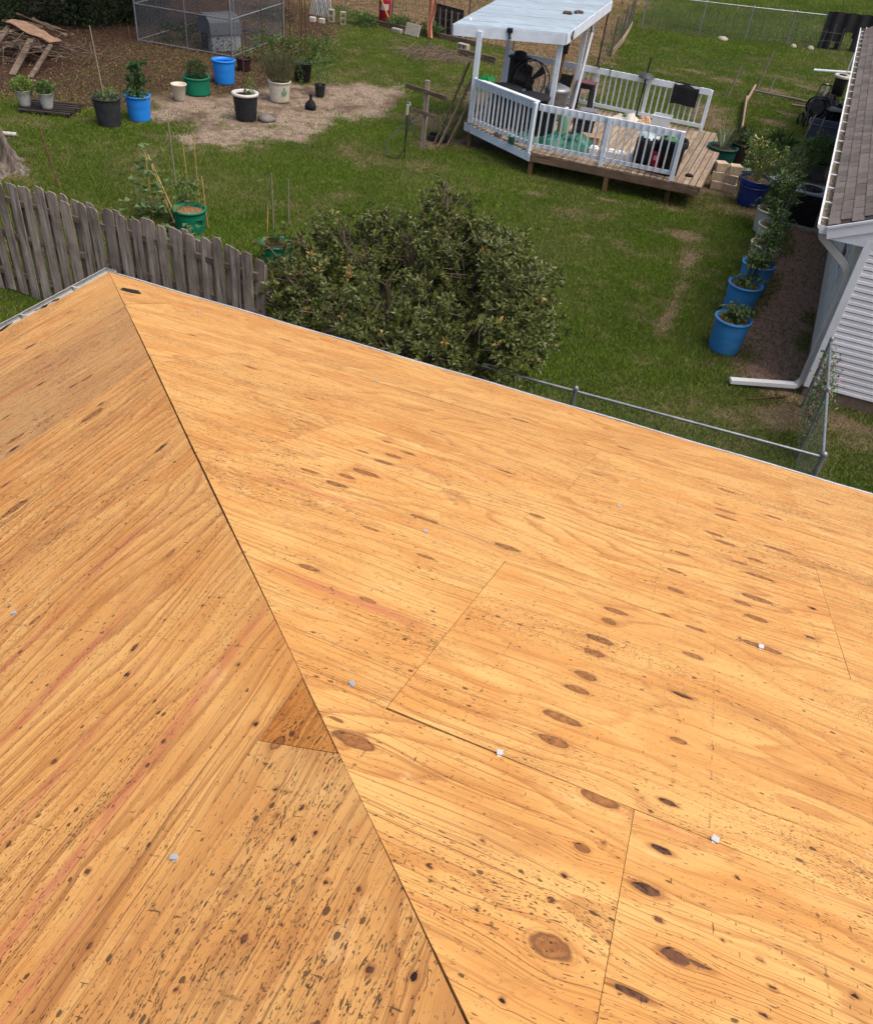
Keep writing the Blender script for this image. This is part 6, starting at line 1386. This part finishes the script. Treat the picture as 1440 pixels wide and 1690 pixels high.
# ================================================================== right side of the yard
def right_yard():
    spots = [(5.45, 7.80, BLUE, 'blue tub of tomato plants nearest the downspout'), (5.48, 9.32, BLUE, 'blue tub of tomatoes, second from the downspout'), (5.60, 10.42, BLUE, 'blue tub of tomatoes, third from the downspout'), (5.64, 11.52, CREAM, 'pale tub of tomatoes right behind the blue tubs'), (5.67, 12.68, CREAM, 'pale tub of tomatoes, farthest of the tomato row')]
    for i, (x, y, m_, lab) in enumerate(spots):
        t = thing('tomato_tub', lab, 'potted plant', (x, y, 0), 'tomato tubs along the house'); tub(t, (x, y, 0), .285, .245, .58, m_, CHIPS, seed=40+i)
        H = (.35, .75, .8, .85, 1.15)[i]; tomato(t, (x+.04, y+.05), .50, H, (20, 26, 26, 26, 44)[i], (.30, .34, .36, .36, .42)[i], 700+i)
        if i: stake(t, (x+.05, y+.02, .4), (x+.12, y+.12, 1.35+.05*i), .011, WIRED)
    t = thing('tomato_tub', 'tall tangle of tomato vines on canes beside the air conditioner', 'potted plant', (5.55, 13.9, 0)); tub(t, (5.55, 13.9, 0), .28, .24, .5, CREAM, CHIPS, seed=48); tomato(t, (5.6, 13.95), .4, 1.35, 36, .46, 720)
    for k in range(3): stake(t, (5.45+.12*k, 13.9, .3), (5.6+.1*k, 14.1, 1.75), .010, WIRED)
    # air conditioner
    t = thing('air_conditioner', 'dark air conditioner unit with grey slotted top by the house wall', 'air conditioner', (6.22, 15.0, 0)); x0, x1, y0, y1 = 5.92, 6.54, 14.62, 15.36
    MB().box((6.23, 15.0, .04), (.95, 1.0, .08), -.02).build('pad', CONC, t); MB().box(((x0+x1)/2, (y0+y1)/2, .41), (x1-x0, y1-y0, .66)).build('cabinet', BLACKM, t, bevel=.03)
    for k in range(11): MB().box(((x0+x1)/2, y0-.006, .16+k*.052), (x1-x0-.08, .012, .014)).box((x0-.006, (y0+y1)/2, .16+k*.052), (.012, y1-y0-.08, .014)).build('louvre', BLACK, t)
    top = MB().box(((x0+x1)/2, (y0+y1)/2, .755), (x1-x0+.04, y1-y0+.04, .04)).build('top_panel', plain('grey_metal_top', (.26, .27, .28), .5, .12, 5), t, bevel=.015)
    m = MB()
    for k in range(6): m.tube([((x0+x1)/2+(.07+.035*k)*math.cos(a*math.pi/12), (y0+y1)/2+(.07+.035*k)*math.sin(a*math.pi/12), .783) for a in range(25)], .007, 5, False)
    for a in range(8): m.tube([((x0+x1)/2, (y0+y1)/2, .785), ((x0+x1)/2+.26*math.cos(a*math.pi/4), (y0+y1)/2+.26*math.sin(a*math.pi/4), .783)], .006, 5, False)
    m.build('fan_grille', BLACK, top); MB().lathe(((x0+x1)/2, (y0+y1)/2, .777), [(.26, 0), (.001, .002)], 20).build('fan_well', BLACKM, top)
    # navy pot with flowering shrub, blocks, aloe
    t = thing('potted_shrub', 'glossy navy blue pot with flowering shrub at the deck corner', 'potted plant', (5.05, 15.55, 0)); tub(t, (5.05, 15.55, 0), .36, .28, .60, NAVY, CHIPS, seed=50, name='pot')
    for z in (.42, .5): MB().lathe((5.05, 15.55, z), [(.335, 0), (.358, .012), (.358, .03), (.335, .04)], 28).build('glaze_band', NAVY, t)
    leaf_obj('foliage', cloud((5.03, 15.6, 1.0), (.38, .38, .42), 950, .065, .028, 60, .5, .3), L_MID, t); leaf_obj('flowers', join([cloud((4.82, 15.75, 1.32), (.14, .14, .1), 22, .05, .05, 61), cloud((5.0, 15.6, 1.05), (.36, .36, .36), 40, .04, .04, 62)]), L_YEL, t)
    stems(MB(), (5.05, 15.55), .5, [(5.05+random.uniform(-.3, .3), 15.55+random.uniform(-.3, .3), 1.2) for _ in range(14)], .007).build('stem', BAMBOO, t)
    bl = [(4.20, 16.20, 0, .1), (4.52, 16.16, 0, -.1), (4.15, 16.24, .2, .2), (4.50, 16.2, .2, -.2), (4.16, 16.28, .4, .5), (4.50, 16.26, .4, .3), (4.40, 16.85, .0, .1), (4.42, 16.88, .2, .2)]
    nm = ['bottom left', 'bottom right', 'middle left', 'middle right', 'top left', 'top right', 'rear lower', 'rear upper']
    for k, (x, y, z, rz) in enumerate(bl):
        m = MB(); w0, w1, d_ = .15, .12, .12; c, s_ = math.cos(rz), math.sin(rz); poly = [(-w0, -d_), (w0, -d_), (w1, d_), (-w1, d_)]
        o = m.prism([(x+a*c-b*s_, y+a*s_+b*c) for a, b in poly], z+.002, z+.198).build('retaining_block', BLOCKM, None, (x, y, z), bevel=.012); tag(o, f'tan retaining wall block, {nm[k]} of the stack at the deck end', 'block', 'tan block stack')
    t = thing('aloe_pot', 'dark green pot with upright aloe at the deck end', 'potted plant', (4.02, 17.55, 0)); tub(t, (4.02, 17.55, .0), .36, .30, .62, TEAL, SOIL, seed=52, name='pot'); r = np.random.default_rng(8); n = 16; a = r.uniform(0, 6.28, n)
    P = np.stack([4.02+.06*np.cos(a), 17.55+.06*np.sin(a), np.full(n, .56)], 1); leaf_obj('foliage', leaves_geo(P, np.stack([np.cos(a)*.5, np.sin(a)*.5, np.ones(n)], 1), .42+.25*r.random(n), .07, None, .05, 9, True), leafmat('aloe_leaf', (.09, .12, .06), (.17, .2, .11), None, 0, .5, .3), t)
    t = thing('potted_plant', 'tall black pot with dark drooping plant beside the aloe', 'potted plant', (4.40, 17.95, 0)); tub(t, (4.40, 17.95, .0), .22, .18, .68, plain('brown_black_pot', (.022, .014, .012), .5, .3, 6), SOIL, seed=53, name='pot'); leaf_obj('foliage', cloud((4.43, 17.97, .9), (.2, .2, .2), 170, .10, .04, 63, -.2, .2), L_DARK, t)
    t = thing('plant_pot', 'small white pot between the block stack and navy pot', 'pot', (4.72, 17.3, 0)); MB().lathe((4.72, 17.3, 0), [(.001, .003), (.1, .003), (.15, .27), (.165, .28), (.15, .29), (.13, .24), (.001, .24)], 18).build('pot', POTW, t); leaf_obj('foliage', cloud((4.72, 17.3, .36), (.14, .14, .1), 60, .06, .03, 64), L_TOM, t)
    # leafy jumble of pots towards the tote
    jum = [(5.35, 17.2, .45, .55, L_MID, 'leafy green pot plant behind the navy pot'), (5.75, 16.9, .45, .6, L_TOM, 'pale green vine mass behind the air conditioner'), (5.3, 18.6, .42, .5, L_DARK, 'dark strap leaved pot plant in the jumble by the house'), (5.85, 18.0, .4, .5, L_MID, 'green pot plant in the middle of the jumble by the house'), (4.85, 18.9, .35, .5, L_TOM, 'sparse pale pot plant beside the edging plank'), (5.55, 19.7, .3, .3, L_TOM, 'grassy pot plant below the grey tote')]
    for i, (x, y, r_, h, lm, lab) in enumerate(jum):
        t = thing('potted_plant', lab, 'potted plant', (x, y, 0), 'jumble of pot plants by the house'); tub(t, (x, y, 0), .2, .16, .3, BLACK if i % 2 else plain('grey_plastic', (.16, .165, .18), .6, .15, 6), SOIL, seed=60+i, name='pot')
        leaf_obj('foliage', cloud((x, y, .3+h*.5), (r_, r_, h*.6), 420, .10 if i != 2 else .22, .03, 800+i, .4, .25), lm, t); stems(MB(), (x, y), .25, [(x+random.uniform(-.3, .3), y+random.uniform(-.3, .3), .3+h*.8) for _ in range(9)], .006).build('stem', BAMBOO, t)
    t = thing('dish', 'pale round dish full of leaves in the pot jumble', 'dish', (5.45, 18.0, 0)); MB().lathe((5.45, 18.0, .28), [(.05, 0), (.2, .03), (.3, .1), (.32, .105), (.28, .08), (.001, .03)], 22).build('bowl', POTW, t); MB().lathe((5.45, 18.0, 0), [(.15, 0), (.08, .28)], 14).build('foot', CONC, t)
    o = crumple((5.62, 15.75, .62), .28, .22, .22, 15, 18).build('plastic_sheet', plain('clear_plastic_film', lin(190, 195, 195), .2, .2, 12, .6), None, (5.62, 15.75, .5)); tag(o, 'crumpled clear plastic sheet above the vines by the air conditioner', 'plastic')
    t = thing('planter_box', 'grey square planter with big green herb bush by the wall', 'planter', (6.32, 18.75, 0)); MB().box((6.32, 18.75, .2), (.52, .48, .40)).build('box', plain('grey_planter', (.13, .135, .14), .7, .2, 6), t, bevel=.02); MB().box((6.32, 18.75, .405), (.46, .42, .01)).build('soil', SOIL, t)
    leaf_obj('foliage', cloud((6.32, 18.75, .68), (.46, .44, .34), 1300, .08, .045, 66, .4, .3), L_MID, t); stems(MB(), (6.32, 18.75), .4, [(6.32+random.uniform(-.3, .3), 18.75+random.uniform(-.3, .3), .8) for _ in range(10)], .006).build('stem', BAMBOO, t)
    t = thing('raised_bed', 'small wooden raised bed with seedlings below the grey tote', 'raised bed', (5.98, 20.5, 0))
    for (x, y, a, b) in ((5.98, 20.15, .6, .03), (5.98, 20.85, .6, .03), (5.68, 20.5, .03, .67), (6.28, 20.5, .03, .67)): MB().box((x, y, .17), (a, b, .34)).build('board', GREYX, t)
    MB().box((5.98, 20.5, .14), (.56, .66, .28)).build('soil', SOIL, t); leaf_obj('foliage', cloud((5.98, 20.5, .36), (.28, .32, .14), 220, .06, .03, 67), L_LIME, t)
    for k in range(2): tag(MB().beam((5.75+.35*k, 19.6-.2*k, .05), (5.95+.25*k, 20.9, 1.0), .05, .04, (1, 0, 0)).build('plank', GREYX, None, (5.8+.35*k, 19.6, 0)), ['grey stick leaning over the raised bed, left one', 'grey stick leaning over the raised bed, right one'][k], 'stick')
    t = thing('storage_tote', 'large blue grey plastic tub on the grass under the gutter', 'tote', (6.42, 21.9, 0)); TT = plain('slate_blue_plastic', (.085, .095, .125), .6, .2, 6)
    m = MB(); cx, cy = 6.42, 21.9
    m.sheet(None, 4, 1, lambda s, q: (cx+(.46+.06*q)*[-1, 1, 1, -1, -1][round(s*4)], cy+(.30+.05*q)*[-1, -1, 1, 1, -1][round(s*4)], .01+.64*q), False).add([(cx-.46, cy-.30, .012), (cx+.46, cy-.30, .012), (cx+.46, cy+.30, .012), (cx-.46, cy+.30, .012)], [(0, 1, 2, 3)]).build('tub_body', TT, t, solid=.012)
    MB().tube([(cx-.53, cy-.36, .65), (cx+.53, cy-.36, .65), (cx+.53, cy+.36, .65), (cx-.53, cy+.36, .65), (cx-.53, cy-.36, .65)], .02, 6).build('rim', plain('slate_rim', (.10, .11, .14), .5, .15, 6), t)
    # hose cart and tarp further back
    t = thing('hose_cart', 'black hose cart with coiled hoses beside the house', 'hose cart', (5.95, 24.6, 0)); HB = plain('black_hose', (.014, .015, .016), .5, .3, 10, .4)
    for k, (wx, wy) in enumerate(((5.66, 24.3), (5.85, 24.1))):
        w_ = MB().tube([(wx+.0+.16*math.cos(a*math.pi/9)*.4, wy+.16*math.cos(a*math.pi/9)*.9, .17+.16*math.sin(a*math.pi/9)) for a in range(19)], .03, 7, False).build('wheel', BLACK, t)
    for k in range(9): MB().tube([(6.05+.08*math.sin(k)+.27*math.cos(a*math.pi/10), 24.95+(k-4)*.05+.1*math.sin(a*math.pi/10+k), .42+.27*math.sin(a*math.pi/10)) for a in range(21)], .018, 6, False).build('hose_coil', HB, t)
    for s_ in (0, .3): MB().tube([(5.75+s_, 24.3, .15), (5.85+s_, 24.7, .5), (5.95+s_, 25.3, 1.0)], .02, 7).build('frame', BLACK, t)
    MB().tube([(5.95, 25.3, 1.0), (6.25, 25.3, 1.0)], .02, 7).build('handle', BLACK, t)
    tag(MB().box((6.55, 24.0, .12), (.55, .42, .03), .15, .25).build('plywood_offcut', plain('tan_board', lin(170, 140, 110), .8, .2, 6), None, (6.55, 24, 0)), 'tan board lying beside the hose cart', 'board')
    o = crumple((6.45, 26.6, 0), .62, .75, .62, 31, 26).build('tarp', BLACKM, None, (6.45, 26.6, 0)); tag(o, 'black tarp heaped over things behind the hose cart', 'tarp')
    o = crumple((6.6, 25.3, 0), .42, .4, .35, 33, 20).build('tarp', BLACKM, None, (6.6, 25.3, 0)); tag(o, 'smaller black tarp heap under the gutter by the hose cart', 'tarp')
    for k, (x, y) in enumerate(((5.55, 27.4), (5.65, 26.6))): tag(MB().box((x, y, .04), (.75, .18, .05), .2).build('plank', GREYX, None, (x, y, 0)), ['weathered plank on the grass behind the black tarp', 'weathered plank on the grass in front of the black tarp'][k], 'plank')
    o = MB().lathe((6.55, 25.0, .42), [(.001, .05), (.2, .05), (.24, .02), (.25, .0), (.001, -.02)], 18, .05, 2, sx=1.2).build('seat_cushion', plain('grey_green_cushion', lin(120, 125, 112), .8, .2, 6), None, (6.55, 25, .4)); tag(o, 'grey green cushion on top of the small black tarp heap', 'cushion')
    t = thing('lidded_bin', 'black bin with pale hollow lid far down the house wall', 'bin', (6.62, 29.4, 0)); MB().lathe((6.62, 29.4, 0), [(.001, .01), (.2, .01), (.22, .58), (.22, .62)], 20).build('body', BLACK, t); MB().lathe((6.62, 29.4, .62), [(.28, -.03), (.30, .03), (.27, .06), (.17, .05), (.14, .02), (.001, .02)], 22).build('lid', CREAM, t); MB().lathe((6.62, 29.4, .66), [(.12, 0), (.14, .03), (.001, .03)], 14).build('lid_knob', BLACK, t)
    for k in range(2): tag(MB().box((6.22+.78*k, 28.9, .2), (.09, .3, .4), .1).build('stone_block', CONC, None, (6.2+.8*k, 28.9, 0), bevel=.015), ['narrow pale block left of the lidded bin', 'narrow pale block right of the lidded bin'][k], 'block')
    o = MB().tube([(5.65, 31.3, .35), (7.0, 31.7, .42)], .05, 10).build('white_pipe', WHITE, None, (5.65, 31.3, 0)); tag(o, 'white plastic pipe lying across near the far house end', 'pipe')
    t = thing('lamp_stake', 'thin white pole with dark head near the far house end', 'lamp', (6.75, 31.0, 0)); MB().tube([(6.75, 31, 0), (6.78, 31, 1.2)], .018, 6).build('pole', WHITE, t); MB().lathe((6.78, 31, 1.18), [(.05, 0), (.07, .05), (.04, .12), (.001, .13)], 10).build('head', BLACK, t)
    t = thing('landscape_fabric', 'torn black landscape fabric hung on the far chain link fence', 'fabric', (6.2, 38.8, 0))
    m = MB(); n = 28
    vs = [(5.55+2.3*i/n, 38.45+.95*i/n-.05+.05*math.sin(i), 1.42*j/14.*(1-.012*math.sin(i*.9))) for j in range(15) for i in range(n+1)]
    hole = lambda i, j: (11 <= i <= 14 and j <= 6) or (i == 15 and j <= 4) or (6 <= i <= 7 and 1 <= j <= 2) or (18 <= i <= 19 and 5 <= j <= 8)
    m.add(vs, [(j*(n+1)+i, j*(n+1)+i+1, (j+1)*(n+1)+i+1, (j+1)*(n+1)+i) for j in range(14) for i in range(n) if not hole(i, j)]); m.build('fabric', BLACKM, t, solid=.006)
    # edging plank, stakes, pipe on the grass
    PK = wood('pinkish_board', lin(128, 100, 86), lin(172, 142, 122), lin(200, 172, 152), 1)
    tag(MB().beam((4.20, 21.2, .14), (3.88, 25.5, .14), .045, .26).build('edging_board', PK, None, (4.0, 23.5, 0)), 'long pinkish board on edge in the grass right of the deck', 'board')
    tag(MB().beam((3.92, 25.4, .12), (3.95, 27.8, .12), .04, .16).build('edging_board', PK, None, (3.9, 26.5, 0)), 'thinner pale board continuing beyond the pinkish board', 'board')
    for k, (x, y, h, lx, lab) in enumerate(((3.25, 25.9, .95, .18, 'grey leaning stake in the grass behind the deck'), (4.02, 27.8, 1.25, .16, 'tall grey stake at the end of the pale board'), (4.45, 27.3, .6, .05, 'short grey stake beside the low pipe'))): tag(MB().tube([(x, y, 0), (x+lx, y+.1, h)], .03, 6).build('garden_stake', STAKE, None, (x, y, 0)), lab, 'stake')
    tag(MB().tube([(3.95, 27.2, .12), (5.6, 27.1, .12)], .028, 8).build('low_pipe', plain('grey_pipe', (.17, .16, .14), .7, .2, 8), None, (3.95, 27.2, 0)), 'thin grey pipe lying across the grass toward the hose cart', 'pipe')
    for k, (a, b, lab) in enumerate((((6.0, 6.35, .02), (6.55, 6.75, .03), 'thin brown stick on the grass before the downspout'),)): tag(MB().tube([a, b], .016, 6).build('stick', RUST, None, a), lab, 'stick')
    for k, (x, y, s_) in enumerate(((1.75, 36.4, .22), (4.6, 37.6, .12), (5.3, 37.9, .14))): tag(MB().lathe((x, y, 0), [(s_, 0), (s_*1.05, .06), (s_*.6, .13), (.001, .15)], 12, .15, k).build('rock', CONC, None, (x, y, 0)), ['largest pale rock at the foot of the far fence', 'small pale rock at the far fence near the black fabric', 'pale rock beside the black fabric at the far fence'][k], 'rock')
right_yard()
